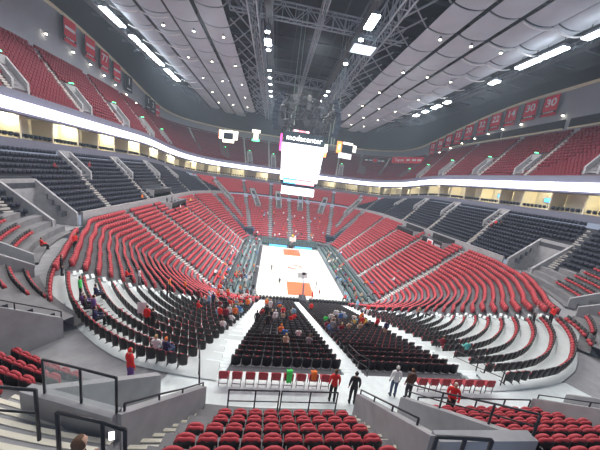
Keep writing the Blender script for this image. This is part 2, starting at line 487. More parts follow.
struct(mb, 'wall_suite_back')
# suite partitions (pillars), each a short radial wall
mb = MB()
P = walk(ring(42.6, 72, 58.8, 12, 30), 5.2)
SUITE_PTS = []
for (x, y, nx, ny) in P:
    if y < -38: continue
    SUITE_PTS.append((x, y, nx, ny))
    mb.wall((x-nx*3.6, y-ny*3.6), (x-nx*.6, y-ny*.6), 21.3+drop(y), 21.3+drop(y), 24.6+drop(y), 24.6+drop(y), .22, CREAM)
struct(mb, 'wall_suite_partitions')
# ---- upper deck
rings = [up_ring(i/N_UP) for i in range(N_UP+1)]
upz = lambda i, y: up_z(max(i, 0)/(N_UP-1), y)
mb = MB(); terrace(rings, upz, lambda i, x, y: y > -45, mb, mat('upper_terrace_concrete', (.11, .075, .085), .85, noise=.15)); struct(mb, 'upper_terrace')
# ---- top wall
def wb(y): return 37.2-1.3*sstep(12, 52, y)
def wt(y): return 46.5-7.5*sstep(0, 60, y)
mb = MB(); P = dens(ring(52.3, 72, 69.8, 12, 26))
ring_wall(mb, P, wb, wt, .3, WALLP, gt(-45)); struct(mb, 'wall_upper_concourse')
mb = MB(); ring_wall(mb, dens(ring(52.1, 72, 69.6, 12, 26)), wt, lambda y: wt(y)+.55, .6, CREAM, gt(-45)); struct(mb, 'trim_top_of_wall')
mb = MB(); ring_wall(mb, dens(ring(52.6, 72, 70.2, 12, 26)), lambda y: wt(y)+.5, lambda y: 58, .3, DARKW, gt(-45)); struct(mb, 'wall_roof_side')
mb = MB(); mb.box(-56, 56, -62, 74, 57, 57.4, ROOF); struct(mb, 'ceiling')
mb = MB(); mb.box(-60, 60, -62, 78, -.4, -.02, mat('event_floor', (.10, .11, .12), .5, noise=.1)); struct(mb, 'floor')

# ---- concrete parapets of the near-side vomitories (plan ends, top heights)
VW = [((-9.1, -46.6), 12.0, (-10.3, -50.35), 14.85), ((-11.1, -46.1), 12.05, (-13.2, -49.2), 14.3),
      ((-10.3, -50.35), 14.85, (-13.0, -49.55), 14.7),
      ((-17.6, -42.6), 12.1, (-20.2, -47.3), 16.2),
      ((-2.35, -46.9), 12.1, (-2.55, -51.3), 15.4), ((-.25, -46.9), 12.0, (.3, -51.2), 15.2), ((-2.55, -51.3), 15.4, (.3, -51.2), 15.3),
      ((6.6, -46.9), 12.1, (6.75, -52), 16.2), ((8.9, -46.6), 12.1, (9.4, -51.6), 16),
      ((-24.3, -36.3), 12.1, (-29.5, -41.3), 17), ((-26.0, -34.3), 12.1, (-31.5, -38.6), 17),
      ((24.6, -36.0), 12.1, (29.5, -41.3), 17), ((26.3, -34.0), 12.1, (31.8, -38.2), 17),
      ((18.0, -42.4), 12.1, (20.5, -47), 16.2),
      ((-32.5, -20.6), 12.7, (-37.4, -20.6), 16.6), ((-32.0, -24.9), 12.6, (-37.4, -24.9), 16.6), ((-37.4, -25.0), 16.6, (-37.4, -20.5), 16.6),
      ((32.5, -20.6), 12.7, (37.4, -20.6), 16.6), ((32.0, -24.9), 12.6, (37.4, -24.9), 16.6), ((37.4, -25.0), 16.6, (37.4, -20.5), 16.6)]
mb = MB()
for a, za, b, zb in VW: mb.wall(a, b, 9.8, 9.8, za, zb, .28, CONC)
struct(mb, 'wall_vomitories')
# smaller vomitories in the club tier and in the upper deck: floor slot is implied by two sloping parapets and a dark doorway
def small_vom(lst, ring_in, s0, s1, zf, hw, name, out=1.15, side=1):
    mb = MB()
    for (x0, y0, x1, y1) in lst:
        d = Vector((x1-x0, y1-y0, 0)); p0 = Vector((x0, y0, 0))+d*s0; p1 = Vector((x0, y0, 0))+d*s1
        u = Vector((-d.y, d.x, 0)).normalized()
        for sg in (-1, 1):
            a = p0+u*hw*sg; b = p1+u*hw*sg
            mb.wall(a, b, zf(s0, a.y)-.6, zf(s1, b.y)-.6, zf(s0, a.y)+out, zf(s1, b.y)+out*.9, .28, CONC)
        a = p1+u*hw; b = p1-u*hw
        mb.wall(a, b, zf(s1, a.y)-.6, zf(s1, b.y)-.6, zf(s1, a.y)+out*.9, zf(s1, b.y)+out*.9, .28, CONC)
        # ramp slab between
        a0 = p0+u*hw; b0 = p0-u*hw; a1 = p1+u*hw; b1 = p1-u*hw
        mb.quad((*a0.xy, zf(s0, a0.y)+.03), (*a1.xy, zf(s1, a1.y)+.03), (*b1.xy, zf(s1, b1.y)+.03), (*b0.xy, zf(s0, b0.y)+.03), CONCD)
    return struct(mb, name)
CV = [(-33, y, -41.5, y+1) for y in (-25.5, -11.5, 1.0, 14, 27, 40)]
CVR = [(33, y, 41.5, y+1) for y in (-24.5, -10, 3.8, 17, 30)]
mb = MB(); mb.quad((-37.4, -24.9, 10.93), (-31.8, -24.9, 10.93), (-31.8, -20.6, 10.93), (-37.4, -20.6, 10.93), CONC); mb.quad((31.8, -24.9, 10.93), (37.4, -24.9, 10.93), (37.4, -20.6, 10.93), (31.8, -20.6, 10.93), CONC); struct(mb, 'floor_vomitories')
small_vom(CV[1:]+CVR[1:], None, .58, 1.0, club_z, .95, 'wall_club_vomitories')
UV = [(x0, y0+2.0, x1, y1+2.0) for (x0, y0, x1, y1) in AIS_UP_L]+[(x0, y0+2.0, x1, y1+2.0) for (x0, y0, x1, y1) in AIS_UP_R]+[(x0+1.9, y0, x1+1.9, y1) for (x0, y0, x1, y1) in AIS_UP_F[:7]]
small_vom(UV, None, .08, .42, up_z, .9, 'wall_upper_vomitories')
FV = [(-22, 37, -30, 46), (22, 37, 30, 46), (-12.3, 40, -16, 51), (12.3, 40, 16, 51), (-4.2, 41, -5, 52), (4.2, 41, 5, 52)]
def far_z(s, y): return None
mb = MB()
def ground(x, y):
    """height of the lower / club terraces at x,y by ring search"""
    def inside(P, x, y):
        c = False; n = len(P)
        for i in range(n):
            x0, y0 = P[i]; x1, y1 = P[(i+1) % n]
            if (y0 > y) != (y1 > y) and x < (x1-x0)*(y-y0)/(y1-y0)+x0: c = not c
        return c
    for i in range(N_LOW+1):
        if inside(low_ring(i/N_LOW), x, y): return low_z(max(i-1, 0)/(N_LOW-1)) if i else 0
    for i in range(N_CLUB+1):
        if inside(club_ring(i/N_CLUB), x, y): return club_z(max(i-1, 0)/(N_CLUB-1), y)
    return club_z(1, y)
for (x0, y0, x1, y1) in FV:
    d = Vector((x1-x0, y1-y0, 0)).normalized(); u = Vector((-d.y, d.x, 0))
    for sg in (-.9, .9):
        a = (x0+u.x*sg, y0+u.y*sg); b = (x1+u.x*sg, y1+u.y*sg)
        mb.wall(a, b, ground(*a)-.5, ground(*b)-.5, ground(*a)+1.2, ground(*b)+1.0, .28, CONC)
    a = (x1+u.x*.9, y1+u.y*.9); b = (x1-u.x*.9, y1-u.y*.9)
    mb.wall(a, b, ground(*a)-.5, ground(*b)-.5, ground(*a)+1.1, ground(*b)+1.1, .28, CONC)
struct(mb, 'wall_far_vomitories')

# ---- aisle stairs: pale treads laid on the terrace lines
def stairs(mb, seg, z0, z1, width, n, m, th=.14):
    x0, y0, x1, y1 = seg; d = Vector((x1-x0, y1-y0, 0)); L = d.length; d.normalize(); u = Vector((-d.y, d.x, 0))*(width/2)
    for k in range(n):
        f = k/n; p = Vector((x0, y0, 0))+d*L*f; q = p+d*(L/n*.55); z = z0+(z1-z0)*(k+.6)/n if not callable(z0) else z0(f+.5/n)
        mb.hexa([(*(p-u).xy, z-th), (*(q-u).xy, z-th), (*(q+u).xy, z-th), (*(p+u).xy, z-th), (*(p-u).xy, z+.06), (*(q-u).xy, z+.06), (*(q+u).xy, z+.06), (*(p+u).xy, z+.06)], m)
def gseg(s): return lambda f: ground(s[0]+(s[2]-s[0])*f, s[1]+(s[3]-s[1])*f)+.08
def eseg(s): return lambda f: .9+(-(s[1]+(s[3]-s[1])*f)-18.6)/26*9.75+.1
mb = MB()
STEPM = mat('aisle_step', (.50, .48, .45), .6)
for seg in AIS_LOW_L+AIS_LOW_R:
    if seg[1] < -20: continue
    stairs(mb, seg, 1.05, 11.1, .75, 2*N_LOW, STEPM)
for seg in AIS_LOW_L[:1]+AIS_LOW_R[:1]:
    stairs(mb, seg, gseg(seg), None, .9, 2*N_LOW, TREAD)
for seg in AIS_CORN:
    stairs(mb, seg, lambda f, seg=seg: eseg(seg)(f)+.10, None, 1.35, 60, TREAD, 1.2)
stairs(mb, (-1.6, -19.5, -1.5, -44.6), eseg((0, -19.5, 0, -44.6)), None, 1.2, 60, TREAD)
for (x0, y0, x1, y1) in AIS_FAR:
    d = Vector((x1-x0, y1-y0)); n = 64
    for k in range(n):
        p = Vector((x0, y0))+d*(k/n); z = ground(p.x, p.y)
        if z < .9: continue
        w = .45; mb.box(p.x-w, p.x+w, p.y, p.y+.4, z-.05, z+.16, CONC)
for seg in AIS_CLUB_L+AIS_CLUB_R:
    s2 = (seg[0], seg[1], seg[2], seg[3])
    stairs(mb, s2, lambda f: club_z(f, seg[1])+.05, None, .8, 2*N_CLUB, STEPM)
for seg in AIS_UP_L+AIS_UP_R:
    stairs(mb, seg, lambda f: up_z(f, seg[1])+.12, None, .55, 2*N_UP, STEPM)
for seg in AIS_UP_F:
    stairs(mb, seg, lambda f: up_z(f, seg[1]+(seg[3]-seg[1])*f)+.12, None, .6, 2*N_UP, STEPM)
# foreground steps either side of the front block, with white nosings
for k in range(2*7):
    y = -47.3-k*OUT_P/2; z = 11.15+OUT_R*(k+1)/2-.1
    mb.box(-3.25, -2.45, y-.42, y, z-.4, z, CONC); mb.box(-3.25, -2.45, y-.09, y, z, z+.03, mat('step_nosing', (.75, .72, .6), .6))
    xl = -9.15-.33*(-y-46.8)
    mb.box(xl, -8.35-.08*(k/2), y-.42, y, z-.4, z, CONC); mb.box(xl, -8.35-.08*(k/2), y-.1, y, z, z+.03, mat('step_nosing', (.75, .72, .6), .6))
NOS = mat('step_nosing', (.75, .72, .6))
def arcp(w, a, z): return (-6-(26+w)*math.cos(R(a)), -18.5-(26+w)*math.sin(R(a)), z)
for k in range(2, 20):
    w = 2.3+.41*k; i = k//2; z = out_z(i)+(.32 if k % 2 else 0)+.01; a0, a1 = (74.6, 77.0) if w < 5.9 else (74.6, 82.5)
    n = 3 if w < 5.9 else 8
    for q in range(n):
        b0, b1 = a0+(a1-a0)*q/n, a0+(a1-a0)*(q+1)/n
        mb.hexa([arcp(w, b0, z-.5), arcp(w, b1, z-.5), arcp(w+.41, b1, z-.5), arcp(w+.41, b0, z-.5), arcp(w, b0, z), arcp(w, b1, z), arcp(w+.41, b1, z), arcp(w+.41, b0, z)], CONC)
        mb.hexa([arcp(w-.01, b0, z-.05), arcp(w-.01, b1, z-.05), arcp(w+.1, b1, z-.05), arcp(w+.1, b0, z-.05), arcp(w-.01, b0, z+.02), arcp(w-.01, b1, z+.02), arcp(w+.1, b1, z+.02), arcp(w+.1, b0, z+.02)], NOS)
struct(mb, 'aisle_stairs')

# ---- court
mb = MB(); mb.box(-8.3, 8.3, -15.6, 15.6, -.02, .1, WOOD)
court = tag(mb.build('basketball_court'), 'bright pale wooden basketball court with red keys on the arena floor', 'court')
for s in (-1, 1):
    mb = MB(); mb.box(-2.44, 2.44, min(s*14.3, s*8.5), max(s*14.3, s*8.5), .1, .112, PAINT)
    tag(mb.build('painted_key', court), 'orange-red painted key')
mb = MB()
def line(mb, a, b, w=.06): mb.bar((*a, .108), (*b, .108), w, LINEP, .02)
for s in (-1, 1):
    line(mb, (-7.62, s*14.32), (7.62, s*14.32)); line(mb, (s*7.62, -14.32), (s*7.62, 14.32))
    for k in range(16):
        t0, t1 = R(22+136*k/16), R(22+136*(k+1)/16)
        line(mb, (7.24*math.cos(t0), s*(12.7-7.24*math.sin(t0))), (7.24*math.cos(t1), s*(12.7-7.24*math.sin(t1))))
line(mb, (-7.62, 0), (7.62, 0))
mb.build('court_lines', court)
for h_ in (0, 12):       # two red swooshes at the centre
    mb = MB()
    for k in range(h_, h_+7):
        t = 2*math.pi*k/24; mb.bar((1.4*math.cos(t), 1.0*math.sin(t), .112), (1.9*math.cos(t+.35), 1.5*math.sin(t+.35), .112), .5, PAINT, .02)
    mb.build('centre_swoosh', court)
# hoops
def hoop(y, s, label):
    t = empty('basketball_hoop', (0, y, .1), 0 if s > 0 else math.pi, label, 'basketball hoop')
    # local: -Y towards the court centre
    mb = MB(); mb.box(-.6, .6, 1.0, 3.2, 0, .7, STEEL); mb.build('base', t)
    mb = MB(); mb.bar((0, 2.0, .6), (0, 1.3, 2.9), .28, GALV); mb.bar((0, 1.3, 2.9), (0, -.9, 3.3), .2, GALV); mb.bar((0, 2.6, .6), (0, 0, 3.2), .1, GALV); mb.build('arm', t)
    mb = MB(); mb.box(-.91, .91, -1.24, -1.20, 2.9, 3.97, mat('backboard_glass', (.85, .9, .92), .1, alpha=.75)); b = mb.build('backboard', t)
    mb = MB()
    for x in (-.91, .91): mb.box(x-.04, x+.04, -1.27, -1.17, 2.86, 4.0, C_WHT)
    for z in (2.88, 3.98): mb.box(-.93, .93, -1.27, -1.17, z-.04, z+.04, C_WHT)
    mb.build('frame', b); mb = MB()
    for x in (-.3, .3): mb.box(x-.03, x+.03, -1.27, -1.24, 3.1, 3.55, C_WHT)
    mb.box(-.3, .3, -1.27, -1.24, 3.5, 3.58, C_WHT); mb.build('target_square', b)
    mb = MB(); mb.tube([(.23*math.cos(a), -1.6+.23*math.sin(a), 3.05) for a in [2*math.pi*k/16 for k in range(17)]], .02, C_ORG, 6); mb.build('rim', t)
    mb = MB()
    for k in range(12):
        a = 2*math.pi*k/12; mb.bar((.22*math.cos(a), -1.6+.22*math.sin(a), 3.04), (.13*math.cos(a+.3), -1.6+.13*math.sin(a+.3), 2.6), .015, C_WHT)
    mb.build('net', t)
    mb = MB(); mb.box(-.3, .3, -.2, .2, 4.1, 4.5, YELL if s > 0 else STEEL); mb.bar((0, 0, 3.2), (0, 0, 4.1), .06, STEEL); mb.build('shot_clock', t)
hoop(14.3, 1, 'far basketball hoop with a yellow box on top'); hoop(-14.3, -1, 'near basketball hoop seen from behind its glass backboard')

# ---- courtside seating rows (dark green/black folding stands) and tables
def court_seats():
    out = []
    for s in (-1, 1):
        for r in range(4):
            x = s*(9.6+r*1.05); z = .0+r*.26
            y = -16.0
            while y < 19: out.append((x, y, z, -s, 0)); y += .6
    for r in range(4):
        y = 17.2+r*.95
        x = -8.5
        while x < 8.6: out.append((x, y, .05+r*.25, 0, -1)); x += .58
    for r in range(2):
        x = -8.5
        while x < 8.6:
            if abs(x) > .9: out.append((x, -16.6-r*.85, .05+r*.3, 0, 1))
            x += .58
    return out
mb = MB()
for s in (-1, 1):
    for r in range(4):
        x = s*(9.6+r*1.05); mb.box(min(x-s*.5, x+s*.55), max(x-s*.5, x+s*.55), -16.5, 19.5, -.02, .01+r*.26, mat('riser_board', (.20, .26, .27), .5))
for r in range(4): mb.box(-8.9, 8.9, 16.7+r*.95, 17.65+r*.95, -.02, .02+r*.25, mat('riser_board', (.2, .26, .27)))
struct(mb, 'courtside_riser')
C_SEAT = mat('courtside_green_fabric', (.06, .10, .10), .7)
scatter('courtside_chair', T_LOW, court_seats(), [BLKP, C_SEAT], 'dark green-black folding chairs packed in rows around the court', 'chair')
def table(x0, x1, y0, y1, label):
    t = empty('press_table', ((x0+x1)/2, (y0+y1)/2, .05), 0, label, 'table')
    a, b = (x1-x0)/2, (y1-y0)/2
    mb = MB(); mb.box(-a, a, -b, b, .70, .75, C_BLK); mb.build('tabletop', t)
    mb = MB(); 
    if a > b: mb.box(-a, a, -b, -b+.03, .05, .70, SCRB); mb.box(-a, a, b-.03, b, .05, .7, CLOTHB)
    else: mb.box(-a, -a+.03, -b, b, .05, .70, CLOTHB); mb.box(a-.03, a, -b, b, .05, .7, CLOTHB)
    mb.build('skirt', t)
table(-6.5, -1.2, 15.9, 16.5, 'press table with blue skirt behind the far baseline, left of the hoop')
table(1.2, 6.5, 15.9, 16.5, 'press table with blue skirt behind the far baseline, right of the hoop')
table(-9.2, -8.6, -13, 13, 'long dark scorer table along the left sideline of the court')

# ================================================================ SEATS
def panel(w, h, t, curve, z0, y0, lean, nx=9, nz=6, mb=None, m=None, rnd=.12, thick_top=None):
    """rounded, curved upholstered panel as closed grid"""
    mb = mb or MB(); rows = []
    loop = []
    for side in (1, -1):
        pass
    for k in range(nz+1):
        fz = k/nz; zz = fz*h
        ww = w/2
        if zz > h-rnd: ww -= rnd*(1-math.sqrt(max(0, 1-((zz-(h-rnd))/rnd)**2)))*.9
        if zz < rnd*.6: ww -= .25*rnd*(1-zz/(rnd*.6))
        tt = t*(1-.35*(abs(fz-.5)*2)**3)
        row = []
        for j in range(nx):
            f = -1+2*j/(nx-1); row.append((f*ww, y0+lean*zz+curve*f*f+tt*(1-.4*abs(f)**4), z0+zz))
        for j in range(nx-1, -1, -1):
            f = -1+2*j/(nx-1); row.append((f*ww, y0+lean*zz+curve*f*f, z0+zz))
        rows.append(row)
    mb.grid(rows, m, close=True)
    n = len(mb.v); c = len(rows[0])
    mb.f.append(tuple(range(n-c, n))); mb.m.append(mb.mi(m)); mb.f.append(tuple(range(n-c*len(rows), n-c*len(rows)+c))[::-1]); mb.m.append(mb.mi(m))
    return mb
def make_low_seat(name='arena_seat', fm=REDF, pm=BLKP, front=True):
    t = empty(name)
    if front:
        panel(.54, .66, .04, .10, .24, -.32, -.03, m=pm, rnd=.12).build('backrest', t, True)
        panel(.49, .52, .13, .05, .41, -.285, -.03, m=fm, rnd=.10).build('back_cushion', t, True)
        panel(.48, .47, .14, -.01, .45, -.165, .0, m=fm, rnd=.10).build('seat_cushion', t, True)
    else:
        panel(.53, .66, .04, .10, .26, -.32, -.06, m=pm, rnd=.12).build('backrest', t, True)
        panel(.46, .43, .07, .09, .42, -.285, -.06, m=fm, rnd=.10).build('back_cushion', t, True)
        panel(.45, .36, .10, .02, .42, -.19, .0, m=fm, rnd=.10).build('seat_cushion', t, True)
    mb = MB(); mb.box(-.27, -.235, -.26, .12, .60, .64, pm); mb.box(-.265, -.24, -.2, -.12, .0, .6, pm)
    mb.box(-.27, -.235, -.26, .1, .0, .03, pm); mb.build('armrest', t)
    return t
def make_club_seat():
    t = empty('club_seat')
    panel(.52, .56, .05, .07, .30, -.30, -.10, nx=5, nz=3, m=NAVP, rnd=.1).build('backrest', t, True)
    panel(.46, .44, .12, .03, .42, -.20, -.02, nx=5, nz=3, m=NAVY, rnd=.1).build('seat_cushion', t, True)
    return t

LOW = []      # (x,y,z,nx,ny, block, row, idx)
def add_row(lst, block, row):
    for i, s in enumerate(lst): LOW.append((*s, block, row, i+1))
# foreground block
CNT = [9, 9, 10, 10, 10, 11]
for r_ in range(6):
    n = CNT[r_]; x1 = -3.42-.035*r_; sp = .57
    add_row([(x1-sp*(n-1-k), -47.75-.81*r_, out_z(r_)+.18, 0, 1) for k in range(n)], 'front block above the railing', r_+1)
# outer sections on the near side
for i, inner in [(i, False) for i in range(N_OUT)]+[(i, True) for i in range(N_OUT+3)]:
    P = walk(wring(out_w(i)+(CORN_W if inner else 0), 90), .57)
    cur = {}
    for (x, y, nx, ny) in P:
        if y > -26: continue
        a = math.degrees(math.atan2(-(y+18.5), abs(x)-6)) if abs(x) > 6 else 90
        b = None
        if inner != (a < 64.2): continue
        if x < 0:
            if 66.2 < a and x < -13.4-.6*max(0, (-49.2-y)) and a < 74.0 and x < -11.6-.68*(-y-46.1)-.5: b = 'section left of the concrete box'
            elif 45 < a < 56: b = 'left corner behind the sloping wall'
            elif 24 < a < 36.3 : b = 'upper left corner section'
        else:
            if .75 < x < 6.3 and y < -46: b = 'lower right section'
            elif 66.5 < a and x > 9.6: b = None
            elif 45 < a < 56: b = 'right corner section'
            elif 24 < a < 36.3: b = 'upper right corner section'
        if b and 'upper' in b and (abs(x) > 33.4 or i < 1): b = None
        if b: cur.setdefault(b, []).append((x, y, out_z(i), nx, ny))
    for b, l in cur.items(): add_row(sorted(l), b, i+1)
# straight end blocks
for i in range(1, N_END):
    y = (end_y(i)+end_y(i+1))/2; f = (-y-20)*.05
    left = []; right = []; 
    xl = -x_in(-1, y)+.85; xr = -2.25
    n = int((xr-xl)/.55); 
    for k in range(n+1): left.append((xl+.1+(xr-xl-.2)*k/n, y, end_z(i), 0, 1))
    xl2 = -.8; xr2 = 5.35; n = int((xr2-xl2)/.55)
    for k in range(n+1): right.append((xl2+.1+(xr2-xl2-.2)*k/n, y, end_z(i), 0, 1))
    if i < N_END-1:
        add_row(left, 'middle end block', N_END-1-i); add_row(right, 'right end block', N_END-1-i)
# ring rows
def in_lounge(x, y): return (-36.6 < x < -29.2 and 2.2 < y < 11.6) or (29.4 < x < 33.4 and (-8.8 < y < -1.2 or 2.4 < y < 11.2))
REST = []
for i in range(N_LOW+1):
    t = (i+.5)/N_LOW
    P = walk(low_ring(t), .56)
    z = min(11.1, low_z(i/(N_LOW-1))); cur = {}
    for (x, y, nx, ny) in P:
        if not low_keep(i, x, y): continue
        if y < -19 and abs(x) < x_in(x, y)+.85: continue
        if in_aisle(x, y, AIS_LOW_L+AIS_LOW_R+AIS_FAR+AIS_CORN, .75): continue
        # diagonal gap between side stands and the far end stand
        if y > 0 and abs(abs(x)-(14+(y-22)*1.0)) < 1.4 and y > 20: continue
        if any(segdist(x, y, s) < 1.3 for s in FV): continue
        if in_lounge(x, y): continue
        if past_break(x, y):
            b = ('left' if x < 0 else 'right')+' corner of the lower bowl'
            cur.setdefault(b, []).append((x, y, z, nx, ny))
        else: REST.append((x, y, z, nx, ny))
    for b, l in cur.items():
        l.sort(key=lambda s: math.atan2(s[1]+18, s[0]) if s[0] > 0 else math.atan2(s[1]+18, -s[0]))
        add_row(l, b, N_LOW+1-i)
def vis(s, m=12):
    X, Y, z = px((s[0], s[1], s[2]+.7)); return z > 0 and -m < X < 600+m and -m < Y < 450+m
cand = [s for s in LOW if vis(s)]
cand.sort(key=lambda s: (Vector(s[:3])-CAM).length)
near = cand[:300]; nearset = set(id(s) for s in near)
ENDS = [s[:5] for s in LOW if id(s) not in nearset]
proto_a = make_low_seat(front=True); proto_b = make_low_seat(front=False); used = set()
for s in near:
    fr = ('front block' in s[5] or 'lower right' in s[5] or 'left of the concrete' in s[5]); proto = proto_a if fr else proto_b
    o = proto if fr not in used else copy_tree(proto); used.add(fr)
    o.location = s[:3]; o.rotation_euler = (0, 0, math.atan2(-s[3], s[4]))
    tag(o, 'red arena seat, %s along in %s row of the %s' % (ordinal(s[7]), ordinal(s[6]), s[5]), 'seat', 'red and black seats of the near end of the lower bowl')
# club-zone rows at the far end are red
CLUB = []; UPS = []
for i in range(N_CLUB):
    P = walk(club_ring((i+.5)/N_CLUB), .56); cl = {}
    for (x, y, nx, ny) in P:
        z = clubz(i, y)
        if y < -35 or (-25.4 < y < -20.2 and abs(x) < 37.7): continue
        if y < -27 and i < 2: continue
        if in_aisle(x, y, AIS_CLUB_L+AIS_CLUB_R+AIS_FAR, .7): continue
        if any(segdist(x, y, s) < 1.3 for s in FV): continue
        if i > 5 and any(segdist(x, y, s) < 1.35 for s in CV[1:]+CVR[1:]): continue
        if in_lounge(x, y): continue
        if y > 41.5: REST.append((x, y, z, nx, ny)); continue
        cl.setdefault('left' if x < 0 else 'right', []).append((x, y, z, nx, ny))
    for b, l in cl.items():
        l.sort(key=lambda s: s[1])
        for k, s in enumerate(l): CLUB.append((*s, b, i+1, k+1))
for i in range(N_UP):
    P = walk(up_ring((i+.5)/N_UP), .56); cl = {}
    for (x, y, nx, ny) in P:
        z = upz(i, y)
        if y < -40: continue
        if in_aisle(x, y, AIS_UP_L+AIS_UP_R+AIS_UP_F, .6): continue
        if i < 8 and any(segdist(x, y, s) < 1.3 for s in UV): continue
        cl.setdefault('left' if x < 0 else 'right', []).append((x, y, z, nx, ny))
    for b, l in cl.items():
        l.sort(key=lambda s: s[1])
        for k, s in enumerate(l): UPS.append((*s, b, i+1, k+1))
scatter('arena_seat', T_LOW, REST, [BLKP, REDF], 'remaining rows of red and black seats filling the lower bowl and far end', 'seats')
scatter('arena_seat', T_END, ENDS, [BLKP, REDF], 'remaining rows of black-backed seats of the near end seen from behind', 'seats')
def pick(L, n, m=0):
    c = [s for s in L if vis(s, m)]; c.sort(key=lambda s: (Vector(s[:3])-CAM).length)
    S = c[:n]; ids = set(id(s) for s in S); return S, [s[:5] for s in L if id(s) not in ids]
near, rest = pick(CLUB, 300)
proto = make_club_seat(); first = True
for s in near:
    o = proto if first else copy_tree(proto); first = False
    o.location = s[:3]; o.rotation_euler = (0, 0, math.atan2(-s[3], s[4]))
    tag(o, 'dark navy club seat, %s from the near end of %s row up, %s tier' % (ordinal(s[7]), ordinal(s[6]), s[5]), 'seat', 'dark navy seats of the club tier')
scatter('club_seat', T_CLUB, rest, [NAVP, NAVY], 'remaining rows of dark navy seats of the club tier below the suites', 'seats')
near, rest = pick(UPS, 300)
v_, f_, m_ = T_UP
mb = MB(); mb.hexa(bx(-.25, .25, -.28, -.22, .28, .86, .03, -.05), MAROON); mb.hexa(bx(-.24, .24, -.22, -.06, .36, .80, .03, -.04), MAROON); mb.box(-.03, .03, -.2, -.1, 0, .4, MAROON)
proto = mb.build('upper_deck_seat'); first = True
for s in near:
    if first: o = proto
    else: o = proto.copy(); COL.objects.link(o)
    first = False
    o.location = s[:3]; o.rotation_euler = (0, 0, math.atan2(-s[3], s[4]))
    tag(o, 'dark red upper-deck seat, %s from the near end of %s row up, %s side' % (ordinal(s[7]), ordinal(s[6]), s[5]), 'seat', 'dark red seats of the upper deck')
scatter('upper_deck_seat', T_UP, rest, [MAROON], 'remaining rows of dark red seats filling the upper deck', 'seats')
# suite front chairs
mb_s = []
for (x, y, nx, ny) in walk(ring(43.3, 72, 59.4, 12, 30), .75):
    if y > -38: mb_s.append((x, y, 21.3+drop(y), nx, ny))
scatter('suite_chair', T_CLUB, mb_s, [CLOTHB, CLOTHB], 'row of black chairs along the front of the suites', 'seats')
# wheelchair-platform chairs
def make_platform_chair():
    t = empty('platform_chair')
    panel(.46, .40, .06, .02, .46, -.22, -.08, m=REDF, rnd=.06).build('backrest', t, True)
    mb = MB(); mb.box(-.23, .23, -.2, .22, .42, .48, REDF); mb.build('seat', t)
    for x in (-.2, .2):
        for y in (-.18, .2):
            mb = MB(); mb.bar((x, y, 0), (x, y, .45), .03, GALV); mb.build('leg', t)
    mb = MB(); mb.bar((-.2, -.18, .15), (.2, -.18, .15), .025, GALV); mb.bar((-.2, -.2, .45), (-.2, -.24, .6), .03, GALV); mb.bar((.2, -.2, .45), (.2, -.24, .6), .03, GALV); mb.build('frame', t)
    return t
pc = make_platform_chair(); first = True
for k, (x, where) in enumerate([(-8.45+.62*j, 'left') for j in range(9)]+[(1.7+.66*j, 'right') for j in range(7)]):
    o = pc if first else copy_tree(pc); first = False
    o.location = (x, -45.35, WALK_Z); o.rotation_euler = (0, 0, random.uniform(-.05, .05))
    j = k+1 if k < 9 else k-8
    tag(o, 'red chair on thin metal legs, %s from the left on the %s platform' % (ordinal(j), where), 'chair', 'red chairs on the white platform behind the end blocks')

# ================================================================ RAILINGS
def railing(pts, h, label, mid=(.5,), r=.03, group=None, name='railing', postsat=None):
    P0 = Vector(pts[0]); t = empty(name, P0, 0, label, 'railing', group)
    L = [Vector(p)-P0 for p in pts]; H = Vector((0, 0, h))
    mb = MB(); mb.tube([p+H for p in L], r, STEEL); mb.build('top_rail', t, True)
    for f in mid:
        mb = MB(); mb.tube([p+H*f for p in L], r*.75, STEEL, 6); mb.build('mid_rail', t, True)
    for p in L:
        mb = MB(); mb.tube([p, p+H], r*1.05, STEEL); mb.build('post', t, True)
    return t
railing([(-8.0, -46.95, 11.1), (-6.9, -46.95, 11.1), (-5.9, -46.95, 11.1)], 1.08, 'black double-panel railing in front of the foreground seats, left half', group='railings before the front block')
railing([(-5.8, -46.95, 11.1), (-4.55, -46.95, 11.1), (-3.35, -46.95, 11.1)], 1.08, 'black double-panel railing in front of the foreground seats, right half', group='railings before the front block')
railing([(-9.1, -46.7, 12.02), (-9.5, -48.0, 13.0), (-9.85, -49.05, 13.85), (-10.2, -50.2, 14.75)], .22, 'low black handrail along the top of the concrete wall left of the stairs', mid=())
railing([(-2.35, -47.0, 12.15), (-2.4, -48.2, 13.05), (-2.45, -49.4, 13.95), (-2.5, -50.6, 14.85)], .25, 'low black handrail along the concrete wall right of the stairs', mid=())
railing([(-10.1, -43.6, 10.6), (-9.75, -44.9, 11.0), (-9.3, -46.5, 11.0)], 1.0, 'grey handrail at the top of the left corner stairs', mid=(.5,))
railing([(-.25, -47.0, 12.05), (0, -48.6, 13.2), (.2, -50.2, 14.45), (.3, -51.2, 15.2)], .75, 'tall black railing on the far wall of the right stair opening', mid=(.5,))
railing([(.5, -46.9, 10.95), (2.0, -46.9, 10.95), (3.5, -46.9, 10.95), (5.0, -46.9, 10.95), (6.4, -46.9, 10.95)], 1.05, 'long black railing before the lower right seats', mid=(.5,))
